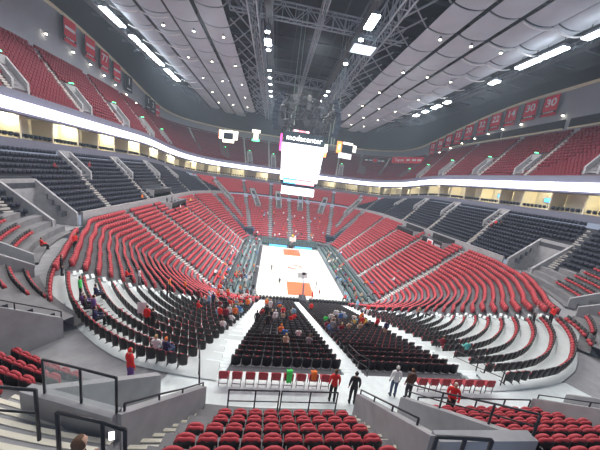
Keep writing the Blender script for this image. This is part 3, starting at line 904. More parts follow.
# glazed railing on the concrete box, built as frame with glass
t = empty('glass_railing', (-10.3, -50.35, 14.85), 0, 'black-framed glass railing on top of the concrete box at left', 'railing')
A_ = [Vector((0, 0, 0)), Vector((-1.0, .3, -.05)), Vector((-2.1, .62, -.12))]
for p in A_:
    mb = MB(); mb.tube([p, p+Vector((0, 0, 1.0))], .032, STEEL); mb.build('post', t, True)
mb = MB(); mb.tube([p+Vector((0, 0, 1.0)) for p in A_], .03, STEEL); mb.build('top_rail', t, True)
for a, b in zip(A_[:-1], A_[1:]):
    mb = MB(); mb.wall(a, b, a.z+.04, b.z+.04, a.z+.95, b.z+.95, .015, GLASS); mb.build('glass_pane', t)
railing([(-10.33, -51.9, 15.5), (-9.55, -52.0, 15.42), (-9.15, -52.07, 15.35)], 1.12, 'black sloping railing with a diagonal brace in the lower left foreground', mid=(), r=.032)
t = bpy.data.objects['railing.008'] if 'railing.008' in bpy.data.objects else None
railing([(-13.2, -51.3, 15.4), (-11.95, -51.35, 15.4), (-11.08, -51.41, 15.4)], 1.15, 'black railing at the left picture edge above pale steps', mid=(.55,), r=.03)
railing([(-17.6, -42.6, 12.1), (-18.4, -44.05, 13.35), (-19.3, -45.7, 14.8)], .35, 'thin rail on the long sloping wall at left', mid=(), r=.025)
railing([(6.6, -47.0, 12.1), (6.65, -48.6, 13.4), (6.7, -50.2, 14.75)], .3, 'thin rail on the grey wall at lower right', mid=(), r=.025)
railing([(-2.83, -52.65, 15.92), (-3.3, -52.6, 15.9), (-3.8, -52.55, 15.86)], 1.1, 'black railing at the bottom edge right of the foreground seats', mid=(), r=.032)
# handrails at the corner stairs
railing([(6.95, -45.0, 11.0), (6.95, -43.4, 10.3), (6.95, -41.6, 9.6)], 1.0, 'black stair rail right of the right end block', mid=(.5,))
railing([(-.95, -44.7, 11.0), (-.95, -43.2, 10.2), (-.95, -41.6, 9.6)], 1.0, 'black stair rail at the top of the middle stairs', mid=(.5,))

# ================================================================ SCOREBOARD
sb = empty('scoreboard', (-1.5, 4, 16.9), R(-2), 'large central hanging video scoreboard with a bright white screen', 'scoreboard')
W2, D2 = 4.0, 3.4
def tp(mb, x0, x1, y0, y1, z0, z1, k, m):    # tapered box (wider at the top by k)
    mb.hexa([(x0, y0, z0), (x1, y0, z0), (x1, y1, z0), (x0, y1, z0), (x0-k, y0-k, z1), (x1+k, y0-k, z1), (x1+k, y1+k, z1), (x0-k, y1+k, z1)], m)
mb = MB(); tp(mb, -4.05, 4.05, -3.3, 3.3, 2.6, 11.5, .5, SCRD); mb.build('housing', sb)
mb = MB(); mb.hexa([(-3.5, -3.56, 3.9), (3.5, -3.56, 3.9), (3.5, -3.48, 3.9), (-3.5, -3.48, 3.9), (-3.85, -4.1, 11.4), (3.85, -4.1, 11.4), (3.85, -4.0, 11.4), (-3.85, -4.0, 11.4)], SCREEN); scr = mb.build('main_screen', sb)
mb = MB()   # faint picture content on the screen: a dark round shape and a small block
for k in range(10):
    a0 = 2*math.pi*k/10
    x = .9+.8*math.cos(a0); z = 9.2+.75*math.sin(a0); y = -3.6-(z-3.9)*.0737-.02
    mb.box(x-.32, x+.32, y-.02, y, z-.3, z+.3, mat('screen_grey', (.6, .5, .55), .4, (.75, .55, .62), .6))
for (x0, x1, z0, z1) in ((-2.0, -1.2, 4.3, 5.3), (-2.4, -1.4, 5.9, 6.1)):
    mb.build('screen_picture', scr); mb = MB(); y = -3.6-(z0-3.9)*.0737-.03; mb.box(x0, x1, y-.02, y, z0, z1, mat('screen_grey', (.6, .5, .55)))
mb.build('screen_picture', scr)
for s in (-1, 1):
    mb = MB(); mb.hexa([(s*3.6, -3.56, 3.4), (s*4.2, -3.3, 3.4), (s*4.18, -3.2, 3.4), (s*3.58, -3.5, 3.4), (s*3.97, -4.1, 11.4), (s*4.75, -3.8, 11.4), (s*4.73, -3.7, 11.4), (s*3.95, -4.0, 11.4)], SCREEN); mb.build('corner_screen', sb)
    mb = MB(); mb.hexa([(s*4.12, -3.0, 3.9), (s*4.12, 3.0, 3.9), (s*4.22, 3.0, 3.9), (s*4.22, -3.0, 3.9), (s*4.6, -3.4, 11.4), (s*4.6, 3.4, 11.4), (s*4.7, 3.4, 11.4), (s*4.7, -3.4, 11.4)], SCREEN); mb.build('side_screen', sb)
mb = MB(); mb.box(-3.5, -.6, -3.62, -3.5, 2.75, 3.75, SCRB); mb.box(-.6, 3.5, -3.62, -3.5, 2.75, 3.75, SCRR); tk = mb.build('ticker_screen', sb)
mb = MB()
for k in range(12):
    x = -3.3+k*.58; mb.box(x, x+.3, -3.66, -3.62, 3.0, 3.5, LETTER)
mb.build('ticker_marks', tk)
mb = MB(); mb.box(-3.6, 3.6, -3.3, 3.3, 2.1, 2.6, SCRD); mb.build('neck', sb)
mb = MB(); mb.box(-3.75, 3.75, -3.6, 3.4, 0.3, 2.0, SCREEN); mb.box(-3.5, 3.5, -3.3, 3.1, .15, .3, SCRD); mb.build('lower_ring_screen', sb)
mb = MB(); tp(mb, -4.4, 4.4, -3.9, 3.9, 11.5, 13.7, .1, mat('scoreboard_header', (.02, .035, .05), .4)); hd = mb.build('header', sb)
mw = Matrix.Translation((0, -4.02, 12.55)) @ Matrix.Rotation(R(90), 4, 'X')
text_mesh('modacenter', 1.62, .03, LETTER, 'sign_lettering', hd, mw, .0)
mb = MB(); mb.box(-2.6, .9, -4.1, -3.9, 13.9, 14.25, SCRR); mb.box(-2.4, -1.6, -4.12, -4.1, 13.95, 14.2, LETTER); mb.box(.2, .8, -4.12, -4.1, 13.95, 14.2, LETTER); mb.build('small_sign', sb)
# magenta / warm boards at the two sides of the header
mb = MB(); mb.box(-5.2, -4.85, -3.6, -1.2, 9.8, 13.2, SCRM); mb.build('magenta_side_sign', sb)
mb = MB(); mb.box(4.75, 5.3, -3.6, -3.0, 9.5, 10.4, SCRO); mb.box(4.75, 5.4, -3.6, -3.0, 10.5, 12.2, SCRC); mb.build('warm_side_sign', sb)
# rigging crown above the board
mb = MB()
for lev, (r0, r1, z0, z1) in enumerate([(4.2, 5.4, 14.4, 16.4), (5.4, 6.2, 16.4, 19.2), (6.2, 5.2, 19.2, 21.2)]):
    for k in range(20):
        a0 = 2*math.pi*k/20; a1 = 2*math.pi*(k+1)/20
        p = lambda r, a, z: (r*math.cos(a), r*.9*math.sin(a), z)
        mb.bar(p(r0, a0, z0), p(r1, a0, z1), .16, STEEL); mb.bar(p(r0, a0, z0), p(r0, a1, z0), .2, STEEL); mb.bar(p(r0, a0, z0), p(r1, a1, z1), .1, STEEL)
        if k % 2: mb.box(p(r1, a0, 0)[0]-.45, p(r1, a0, 0)[0]+.45, p(r1, a0, 0)[1]-.45, p(r1, a0, 0)[1]+.45, z1-1.2, z1, STEEL)
mb.build('rigging_crown', sb)
for s in (-1, 1):      # loudspeaker arrays curving down at each side
    mb = MB()
    for k in range(9):
        z = 21.5-k*.85; x = s*(5.6+1.3*math.sin(k*.3)); mb.box(x-.5, x+.5, -4.2, -3.2, z-.75, z, CLOTHB)
    mb.build('speaker_array', sb)
for (x, y) in ((-3.4, -2.5), (-2.6, -2.5), (6.3, -2), (6.9, -2), (-3.4, 2.5), (6.3, 2.5)):
    mb = MB(); mb.tube([(x, y, 12), (x, y, 38)], .07, mat('pale_green_cable', (.35, .45, .40), .5), 6); mb.build('cable', sb)

# hanging boards on the far wall
def board(name, x, y, z, rz, parts, label, cat='display board'):
    t = empty(name, (x, y, z), rz, label, cat)
    for nm, x0, x1, z0, z1, m in parts:
        mb = MB(); mb.box(x0, x1, -.12, .12, z0, z1, m); mb.build(nm, t)
    return t
board('video_board_cluster', -27.6, 52, 33.8, R(-18), [('orange_edged_panel', -4.0, -2.2, -1.0, 2.4, SCRC), ('orange_edge', -4.25, -4.0, -1.0, 2.6, SCRO), ('top_panel', -1.9, 2.0, 1.6, 2.5, SCRC), ('centre_panel', -1.9, 2.0, -.8, 1.5, SCRD), ('right_panel', 2.2, 4.1, -1.0, 2.4, SCRC), ('bottom_panel', -2.4, 2.6, -2.3, -1.0, SCRC)], 'cluster of warm white screens around a dark one on the far left wall')
t = board('trophy_sign', -17.3, 60, 36.8, R(-8), [('upper_panel', -1.8, 1.8, 1.4, 2.6, SCRC), ('middle_panel', -1.0, 1.0, -1.4, 1.4, SCRC), ('lower_panel', -1.6, 1.6, -2.2, -1.4, GREENL)], 'goblet-shaped glowing white sign with green foot on the far wall')
board('video_board_cluster', 22.0, 52, 36.0, R(12), [('orange_edged_panel', -4.6, -2.4, -2.2, 2.6, SCRO), ('panel_mark', -4.0, -3.0, -.8, 1.4, SCRC), ('top_panel', -1.9, 2.8, 1.8, 2.7, SCRC), ('centre_panel', -1.9, 2.8, -1.6, 1.6, SCRD), ('right_panel', 3.2, 4.6, -.8, 2.0, SCRC), ('bottom_panel', -3.2, 2.8, -4.0, -1.9, SCREEN)], 'cluster of orange and white screens on the far wall right of the scoreboard')
t = board('dark_sponsor_banner', 38.6, 60.2, 33.9, R(-38), [('cloth', -5.6, 5.6, -1.1, 1.1, BANB)], 'dark banner with pale marks on the far right upper deck front', 'banner')
mb = MB()
for (a, b) in ((-4.6, -3.2), (-2.6, -2.3), (-2.0, -1.6), (-1.3, -.9), (1.6, 2.8), (3.2, 4.6)): mb = MB(); mb.box(a, b, -.16, -.12, -.25, .25, BANW); mb.build('pale_mark', t)
mb = MB(); mb.box(-.6, 1.2, -.17, -.12, -.7, .7, BANR); mb.build('red_mark', t)
t = board('red_sponsor_banner', 46.5, 45.0, 34.3, R(-62), [('cloth', -7.2, 7.2, -1.25, 1.25, BANR)], 'long red banner with white script on the right upper deck', 'banner')
text_mesh('Toyota', 1.5, .02, BANW, 'script_lettering', t, Matrix.Translation((-3.6, -.16, 0)) @ Matrix.Rotation(R(90), 4, 'X'), .02)
mb = MB()
for (a, b) in ((-.2, 1.4), (2.4, 4.0), (4.6, 6.4)): mb.box(a, b, -.17, -.12, -.35, .4, BANW)
mb.build('white_marks', t)

# ================================================================ RETIRED-NUMBER BANNERS
def number_banner(x, y, z, rz, num, label, w=3.0, h=4.3, style=0):
    t = empty('number_banner', (x, y, z), rz, label, 'banner', 'number banners hanging on the concourse wall')
    mb = MB(); mb.box(-w/2, w/2, -.05, .05, -h/2, h/2, BANR if style != 2 else BANB); mb.build('cloth', t)
    mb = MB(); mb.box(-w/2-.25, -w/2, -.06, .06, -h/2, h/2, BANB); mb.box(-w/2, w/2, -.07, -.05, -h/2+.55, -h/2+1.0, BANB); mb.build('black_stripe', t)
    if num:
        text_mesh(num, h*.52, .01, BANW, 'number', t, Matrix.Translation((0, -.08, h*.14)) @ Matrix.Rotation(R(90), 4, 'X'), .04)
    else:
        mb = MB(); mb.box(-w*.42, w*.42, -.08, -.05, .2, .75, BANW); mb.build('white_bar', t)
    mb = MB()
    for k in range(5): mb.box(-w*.35+k*w*.14, -w*.35+k*w*.14+w*.09, -.09, -.07, -h/2+.66, -h/2+.9, BANW)
    mb.build('name_lettering', t)
RB = [(-3.1, '30'), (1.4, '30'), (6.2, '14'), (10.6, '22'), (15.0, '32'), (19.8, '20'), (24.2, '15'), (28.4, '45'), (32.6, '36'), (36.8, '13')]
for k, (y, n) in enumerate(RB):
    number_banner(51.3, y, wt(y)-2.6, R(-90), n, 'red banner with white number %s, %s from the right on the right wall' % (n, ordinal(k+1)))
LB = [(5.2, '', 0), (10.8, '', 0), (15.6, '77', 1), (20.4, '', 0), (25.9, '1', 2), (37.0, '1', 2), (40.2, '2', 2), (43.6, '', 0)]
for k, (y, n, st) in enumerate(LB):
    number_banner(-51.3-0*y, y, wt(y)-2.5, R(90), n, '%s banner hanging on the left wall, %s from the left' % ('red' if st == 0 else 'red and black', ordinal(k+1)), style=st)
# wall lamps
def wall_lamp(x, y, z, label, g):
    t = empty('sconce_lamp', (x, y, z), 0, label, 'lamp', g)
    mb = MB(); mb.lathe([(.12, -.25), (.30, .0), (.22, .25)], GALV, 8); mb.build('shade', t)
    mb = MB(); mb.lathe([(.20, -.30), (.24, -.22), (.1, -.18)], LAMPS, 8); mb.build('bulb', t)
for k, y in enumerate((0, 6.3, 11.2, 15.8, 20.2, 25.2, 30.2, 34.0, 39, 44, 49)):
    wall_lamp(-51.6+(0 if y < 43 else (y-43)*.45), y, wt(y)-5.4, 'small warm lamp on the left concourse wall, %s from the near end' % ordinal(k+1), 'lamps on the concourse wall')
for k, y in enumerate((-6, 3, 8, 12.4, 17, 22, 27, 32.5, 38)):
    wall_lamp(51.6, y, wt(y)-5.0, 'small warm lamp on the right concourse wall, %s from the near end' % ordinal(k+1), 'lamps on the concourse wall')
# concourse bays on the right: dark slabs colour in the recess shade, with ledge
mb = MB()
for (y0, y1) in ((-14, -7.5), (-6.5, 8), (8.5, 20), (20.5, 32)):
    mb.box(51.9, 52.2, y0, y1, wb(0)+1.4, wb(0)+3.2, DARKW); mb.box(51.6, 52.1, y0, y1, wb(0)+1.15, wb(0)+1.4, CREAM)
struct(mb, 'trim_painted_bays')

# ================================================================ CEILING
def acoustic(x, y, L, label):
    return
XS = [(-20.0, 4.3, 54), (-25.1, 4.3, 62), (-30.2, 4.3, 66), (-35.1, 4.0, 60), (15.0, 4.3, 44), (20.1, 4.3, 52), (25.2, 4.3, 58), (30.1, 4.0, 60)]
SIDE = ['first strip left of trusses', 'second strip left of trusses', 'third strip left of trusses', 'outermost left strip', 'first strip right of trusses', 'second strip right of trusses', 'third strip right of trusses', 'outermost right strip']
def make_panel(w, L):
    mb = MB(); rows = []
    n = 8
    for y in (-L/2, L/2):
        lo = [(-w/2+w*k/n, y, -.38*(1-(2*k/n-1)**2)) for k in range(n+1)]
        rows.append(lo+[(x, y_, z+.1) for x, y_, z in lo[::-1]])
    mb.grid(rows, PANEL, True)
    mb.f.append(tuple(range(2*n+2))); mb.m.append(0); mb.f.append(tuple(range(2*n+2, 4*n+4))[::-1]); mb.m.append(0)
    return mb.build('acoustic_panel')
protos = {}
LP = 5.4
for si, (x, wd, yend) in enumerate(XS):
    y = -30; k = 0
    while y < yend:
        if wd not in protos: o = protos[wd] = make_panel(wd, LP-.3)
        else: o = protos[wd].copy(); COL.objects.link(o)
        o.location = (x, y, 45.2+(.4 if abs(x) > 28 else 0)); k += 1
        tag(o, 'grey ceiling panel, %s from near end, %s' % (ordinal(k), SIDE[si]), 'ceiling panel', 'grey acoustic panels under the roof')
        y += LP
def truss(name, a, b, depth, wid, n, label, m=TRUSS, t_=.22, group='roof trusses'):
    a = Vector(a); b = Vector(b); d = (b-a); L = d.length; d.normalize(); u = Vector((-d.y, d.x, 0))*wid/2; H = Vector((0, 0, depth))
    t = empty(name, a, 0, label, 'truss', group)
    for s in (-1, 1):
        for h in (0, 1):
            mb = MB(); mb.bar(u*s+H*h, d*L+u*s+H*h, t_, m); mb.build('chord', t)
    mb = MB()
    for k in range(n):
        p = d*(L*k/n); q = d*(L*(k+1)/n)
        for s in (-1, 1):
            mb.bar(p+u*s, p+u*s+H, t_*.6, m)
            if k % 2: mb.bar(p+u*s, q+u*s+H, t_*.6, m)
            else: mb.bar(p+u*s+H, q+u*s, t_*.6, m)
        mb.bar(p-u, p+u, t_*.5, m); mb.bar(p+u, q-u, t_*.4, m)
    mb.build('web', t)
truss('roof_truss', (-13.2, -30, 45), (-13.2, 62, 45), 4, 1.4, 34, 'long lengthwise roof truss left of the scoreboard')
truss('roof_truss', (7.6, -30, 45), (7.6, 62, 45), 4, 1.4, 34, 'long lengthwise roof truss right of the scoreboard')
truss('roof_truss', (-2.2, -40, 47), (-2.2, 62, 47), 2, .7, 40, 'thin lengthwise truss in the middle of the roof', t_=.14)
for k, y in enumerate((-10.5, 17, 33, 47)):
    truss('cross_truss', (-17, y, 45.6), (12, y, 45.6), 2.2, 1.0, 14, 'crosswise roof truss, %s from the near end' % ordinal(k+1), t_=.16)
# diagonal braces from trusses to the panel strips and rafters above
mb = MB()
for k in range(17):
    y = -28+k*5.4
    for s, x0, x1 in ((-1, -13.9, -18.2), (1, 8.3, 13.2)):
        mb.bar((x0, y, 45.2), (x1, y-3, 47.5), .2, TRUSS); mb.bar((x0, y, 48.8), (x1, y+2, 46), .16, TRUSS)
    mb.bar((-17.5, y, 50.5), (13, y, 50.5), .35, mat('purlin', (.07, .08, .10), .7))
    mb.bar((-50, y, 50), (-13, y, 52.5), .45, mat('purlin', (.07, .08, .10))); mb.bar((50, y, 50), (8, y, 52.5), .45, mat('purlin', (.07, .08, .10)))
for x in (-10, -6, 2, 5): mb.bar((x, -35, 50.2), (x, 65, 50.2), .25, mat('purlin', (.07, .08, .10)))
struct(mb, 'roof_bracing')
mb = MB()
for x in (-22.55, -27.65, -32.7, 17.55, 22.65, 27.7, -37.8, 32.8): mb.box(x-.5, x+.5, -33, 62, 45.9, 46.6, DARKW)
for k in range(19):
    y = -32.8+5.4*k
    for x0, x1 in ((-37, -17.8), (12.8, 32)): mb.box(x0, x1, y-.3, y+.3, 46.1, 46.4, DARKW)
struct(mb, 'trim_dark_ceiling_channels')
# side soffit between floodlights and wall
mb = MB()
for s, x0, x1 in ((-1, -53, -40.5), (1, 35.5, 53)):
    mb.quad((x0, -60, 53.5), (x1, -60, 50), (x1, 74, 50), (x0, 74, 53.5), ROOF)
struct(mb, 'ceiling_side_soffit')
# catwalks
def catwalk(x, y0, y1, label):
    t = empty('catwalk', (x, y0, 44.2), 0, label, 'catwalk')
    L = y1-y0
    mb = MB(); mb.box(-.6, .6, 0, L, 0, .1, STEEL); mb.build('deck', t)
    mb = MB()
    for s in (-.6, .6):
        mb.bar((s, 0, 1.1), (s, L, 1.1), .06, GALV); mb.bar((s, 0, .6), (s, L, .6), .04, GALV)
        for k in range(int(L/2)+1): mb.bar((s, k*2, 0), (s, k*2, 1.1), .05, GALV)
    mb.build('guard_rail', t)
catwalk(-10.6, -28, 50, 'narrow catwalk along the left floodlight row'); catwalk(3.4, -28, 50, 'narrow catwalk along the right floodlight row')
catwalk(-39.6, -20, 50, 'outer catwalk along the left edge of the ceiling'); catwalk(34.2, -30, 50, 'outer catwalk along the right edge of the ceiling')
# floodlights
def floodlight(x, y, z, label, tgt, W, n=1, size=.45, group='floodlights under the roof', rz=0):
    t = empty('floodlight', (x, y, z), rz, label, 'floodlight', group)
    d = (Vector(tgt)-Vector((x, y, z))).normalized()
    mb = MB(); mb.lathe([(.2, .9), (size, .45), (size, .0)], GALV, 10); mb.build('housing', t)
    mb = MB(); mb.lathe([(size*.95, -.06), (size*.95, .02)], LAMPW, 10); mb.build('lens', t)
    mb = MB(); mb.bar((0, 0, .8), (0, 0, 1.9), .08, STEEL); mb.build('bracket', t)
    if W:
        l = bpy.data.lights.new('floodlight_beam', 'SPOT'); l.energy = W; l.spot_size = R(70); l.spot_blend = .6; l.shadow_soft_size = .4; l.color = (.93, .96, 1)
        lo = bpy.data.objects.new('floodlight_beam', l); COL.objects.link(lo); lo.location = (x, y, z-.15)
        lo.rotation_euler = d.to_track_quat('-Z', 'Y').to_euler(); lo.parent = None
FL = [(-10.6, y) for y in (-13.1, -7.6, 1.0, 5, 9, 14, 18)]+[(3.2, y) for y in (-16, -8, 6.8, 10, 14.9)]
for k, (x, y) in enumerate(FL):
    side = 'left' if x < 0 else 'right'; j = k+1 if k < 7 else k-6
    floodlight(x, y, 42.1, 'small bright floodlight over the court, %s of the %s row' % (ordinal(j), side), (0, y*.9, 0), COURT_W if k % 2 == 0 else 0, size=.4)
def linear_flood(x, y, z, L, label, tgt, W):
    t = empty('linear_floodlight', (x, y, z), 0, label, 'floodlight', 'long floodlights at the ceiling edges')
    mb = MB(); mb.hexa([(-.5, -L/2, 0), (.5, -L/2, 0), (.5, L/2, 0), (-.5, L/2, 0), (-.3, -L/2+.1, .5), (.3, -L/2+.1, .5), (.3, L/2-.1, .5), (-.3, L/2-.1, .5)], GALV); mb.build('housing', t)
    mb = MB(); mb.box(-.55, .55, -L/2, L/2, -.18, -.01, LAMPW); mb.build('lens', t)
    for s_ in (-1, 1):
        mb = MB(); mb.bar((0, s_*L*.35, .45), (0, s_*L*.35, 1.6), .07, STEEL); mb.build('hanger', t)
    l = bpy.data.lights.new('floodlight_beam', 'SPOT'); l.energy = W; l.spot_size = R(75); l.spot_blend = .6; l.shadow_soft_size = .4; l.color = (.93, .96, 1)
    lo = bpy.data.objects.new('floodlight_beam', l); COL.objects.link(lo); lo.location = (x, y, z-.2)
    d = (Vector(tgt)-Vector((x, y, z))).normalized(); lo.rotation_euler = d.to_track_quat('-Z', 'Y').to_euler()
for k, (y, L) in enumerate([(-3.2, 5.5), (3.6, 2.2), (7.2, 3.2), (10.8, 2.2), (14.2, 3.6), (20.2, 3.2), (24.6, 4.0)]):
    linear_flood(-38.2, y, 44.4, L, 'intense long floodlight above the left stands, %s from the near end' % ordinal(k+1), (3, y*.5, 2), COURT_W*.7)
for k, (y, L) in enumerate([(-24.6, 3.0), (-19.4, 3.2), (-15.6, 3.4), (-8.2, 1.6), (5.0, 1.6), (9.2, 2.8), (14, 1.6), (18.5, 1.6)]):
    linear_flood(32.4 if y > -10 else 31.2, y, 43.9, L, 'intense long floodlight above the right stands, %s from the near end' % ordinal(k+1), (-3, y*.5, 2), COURT_W*.7)
# battens across the outer strips, white stands in for light caught there
k = 0
for x0, wd in ((-35.1, 4.4), (-30.2, 4.4), (30.1, 4.4), (25.2, 4.4)):
    for j in range(2, 13):
        if (abs(x0) < 31 and x0 != 30.1) and j > 8: continue
        k += 1; y = -32.7+5.4*j
        mb = MB(); mb.tube([(wd*(q/6-.5), 0, -.45*(1-(2*q/6-1)**2)) for q in range(7)], .10, C_WHT, 6)
        o = mb.build('lit_batten'); o.location = (x0, y, 44.95)
        tag(o, 'white curved batten across the %s strip on the %s, %s from near end' % ('outermost' if abs(x0) > 30 and x0 != -30.2 else 'third', 'left' if x0 < 0 else 'right', ordinal(j-1)), 'batten', 'white battens under the outer ceiling panels')
# white light frame seen over the court at right
linear_flood(3.2, -20.2, 42.2, 3.0, 'large intense floodlight at the top of the picture right of centre', (0, -10, 0), COURT_W)
linear_flood(-10.6, -10, 42.2, 1.8, 'short bright floodlight on the left catwalk near the top of the picture', (0, -5, 0), 0)
t = empty('light_frame', (5.2, -10.5, 43.6), 0, 'bright square lighting frame hanging by the right truss', 'light fixture')
mb = MB(); mb.box(-1.9, 1.9, -1.5, 1.5, 0, .12, mat('lit_diffuser', (.9, .95, 1), .5, (.7, .9, 1.), .9)); mb.build('diffuser', t)
for s in (-1.95, 1.95):
    mb = MB(); mb.bar((s, -1.6, .05), (s, 1.6, .05), .15, GALV); mb.build('frame_side', t)
    mb = MB(); mb.bar((-1.95, s*.8, .05), (1.95, s*.8, .05), .15, GALV); mb.build('frame_end', t)
# little warm lamps below the panels
k = 0
for x in (-20, -25.2, -30.4, 15, 20.2, 25.4):
    for y in (-16, -4, 8, 20, 32, 44):
        k += 1
        t = empty('house_lamp', (x+1.2*math.sin(y), y, 44.3), 0, 'small warm lamp under the ceiling panels, %s counted row by row from the left' % ordinal(k), 'lamp', 'house lamps under the ceiling')
        mb = MB(); mb.lathe([(.08, .5), (.20, .3), (.22, 0)], GALV, 8); mb.build('can', t)
        mb = MB(); mb.lathe([(.2, -.05), (.2, .02)], LAMPS, 8); mb.build('bulb', t)
for x in (-34, -20, -2.5, 15, 29):  # added fill spots for the bowl, on their own grid without fixtures
    for y in (-32, -12, 10, 32, 52):
        l = bpy.data.lights.new('bowl_fill', 'SPOT'); l.energy = FILL_W*(.15 if y > 40 else (.55 if y > 20 else 1)); l.spot_size = R(165); l.spot_blend = .5; l.shadow_soft_size = .3; l.color = (1., .96, .93)
        lo = bpy.data.objects.new('bowl_fill', l); COL.objects.link(lo); lo.location = (x, y, 43.2)
# suite lights
for (x, y, nx, ny) in SUITE_PTS[::2]:
    l = bpy.data.lights.new('suite_light', 'POINT'); l.energy = SUITE_W; l.shadow_soft_size = .15; l.color = (1, .92, .70)
    lo = bpy.data.objects.new('suite_light', l); COL.objects.link(lo); lo.location = (x-nx*1.8+ny*1.2, y-ny*1.8-nx*1.2, 24.1+drop(y))
# televisions in the suites
k = 0
for (x, y, nx, ny) in SUITE_PTS[::2]:
    if y > 40: continue
    k += 1
    t = empty('television', (x-nx*3.4+ny*2.6, y-ny*3.4-nx*2.6, 23.2+drop(y)), math.atan2(-nx, ny)+math.pi, 'television on the back wall of the %s suite from the near end, %s side' % (ordinal(k), 'left' if x < 0 else 'right'), 'television', 'televisions in the suites')
    mb = MB(); mb.box(-.75, .75, -.06, .0, -.45, .45, SCRD); mb.build('casing', t)
    mb = MB(); mb.box(-.7, .7, -.07, -.06, -.4, .4, SCRB); mb.build('screen', t)
# green exit / step lights in the upper deck
k = 0
for (x0, y0, x1, y1) in UV:
    k += 1; mx = x0+(x1-x0)*.4; my = y0+(y1-y0)*.4
    t = empty('exit_light', (mx, my, up_z(.4, my)+1.45), 0, 'small green light at the %s upper deck doorway counted from the left' % ordinal(k), 'light', 'green exit lights of the upper deck')
    mb = MB(); mb.box(-.35, .35, -.12, .12, 0, .16, GREENL); mb.build('lamp', t)
    mb = MB(); mb.box(-.38, .38, -.1, .14, -.06, 0, GALV); mb.build('bracket', t)
# diagonal dark walls between side stands and far end stand
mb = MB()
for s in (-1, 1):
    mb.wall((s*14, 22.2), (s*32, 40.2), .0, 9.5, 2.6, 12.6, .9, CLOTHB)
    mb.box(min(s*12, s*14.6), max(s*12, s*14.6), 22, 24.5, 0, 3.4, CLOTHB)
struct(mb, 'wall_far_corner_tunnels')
# lounge boxes let into the top rows under the club tier
def lounge(x0, x1, y0, y1, z, fl, label, sign=False):
    cx, cy = (x0+x1)/2, (y0+y1)/2; a, b = abs(x1-x0)/2, (y1-y0)/2; s = 1 if cx > 0 else -1
    t = empty('lounge_box', (cx, cy, z), 0, label, 'lounge box')
    mb = MB(); mb.box(-a, a, -b, b, -.9, .08, fl); mb.build('floor', t)
    mb = MB(); mb.box(-a, a, -b-.1, -b+.08, -.9, 1.0, CONC); mb.build('side_wall', t)
    mb = MB(); mb.box(-a, a, b-.08, b+.1, -.9, 1.0, CONC); mb.build('side_wall', t)
    xf = -s*a; mb = MB(); mb.box(min(xf, xf+s*.12), max(xf, xf+s*.12), -b, b, -.9, .95, DARKW); f = mb.build('front_parapet', t)
    xb = s*a; mb = MB(); mb.box(min(xb, xb-s*.12), max(xb, xb-s*.12), -b, b, -.9, 1.9, DARKW); mb.build('back_wall', t)
    mb = MB(); mb.tube([(xf, -b, 1.15), (xf, b, 1.15)], .04, GALV, 6)
    for k in range(7): mb.bar((xf, -b+2*b*k/6, .9), (xf, -b+2*b*k/6, 1.15), .05, GALV)
    mb.build('rail', t)
    if sign:
        mb = MB(); mb.box(xf-s*.06, xf, -.6, 1.4, -.6, .8, BANW) if s > 0 else None; sg = mb.build('sign_panel', f)
        mb = MB(); mb.box(xf-s*.09, xf-s*.06, -.3, 1.1, -.35, .45, BANR); mb.build('red_mark', sg)
        mb = MB(); mb.box(xf-s*.06, xf, -3.2, -1.2, -.2, .3, mat('pale_print', (.45, .45, .48))); mb.build('pale_print', f)
    for k in range(4):
        q = empty('bar_stool', (cx+.2, y0+1.1+(y1-y0-2.2)*k/3, z+.08), 0, 'black bar stool, %s in the %s' % (ordinal(k+1), label.split(',')[0]), 'stool', 'black stools in the lounge boxes')
        mb = MB(); mb.lathe([(.16, .62), (.2, .66), (.19, .72)], C_BLK, 10); mb.build('seat', q)
        mb = MB(); mb.lathe([(.17, 0), (.16, .03), (.03, .06), (.03, .62)], STEEL, 10); mb.build('pedestal', q)
lounge(-32.9, -29.4, 2.4, 11.4, 10.9, DARKW, 'left lounge box, dark and crowded, below the tan platform')
lounge(-36.4, -33.3, 2.4, 11.4, 13.3, TANW, 'tan-floored box, cut into the navy seats at left')
lounge(29.6, 32.3, -8.6, -1.4, 10.6, DARKW, 'right near lounge box, dark with a white and red sign', True)
lounge(29.6, 32.3, 2.6, 11.0, 10.6, DARKW, 'right far lounge box, dark with a metal rail')

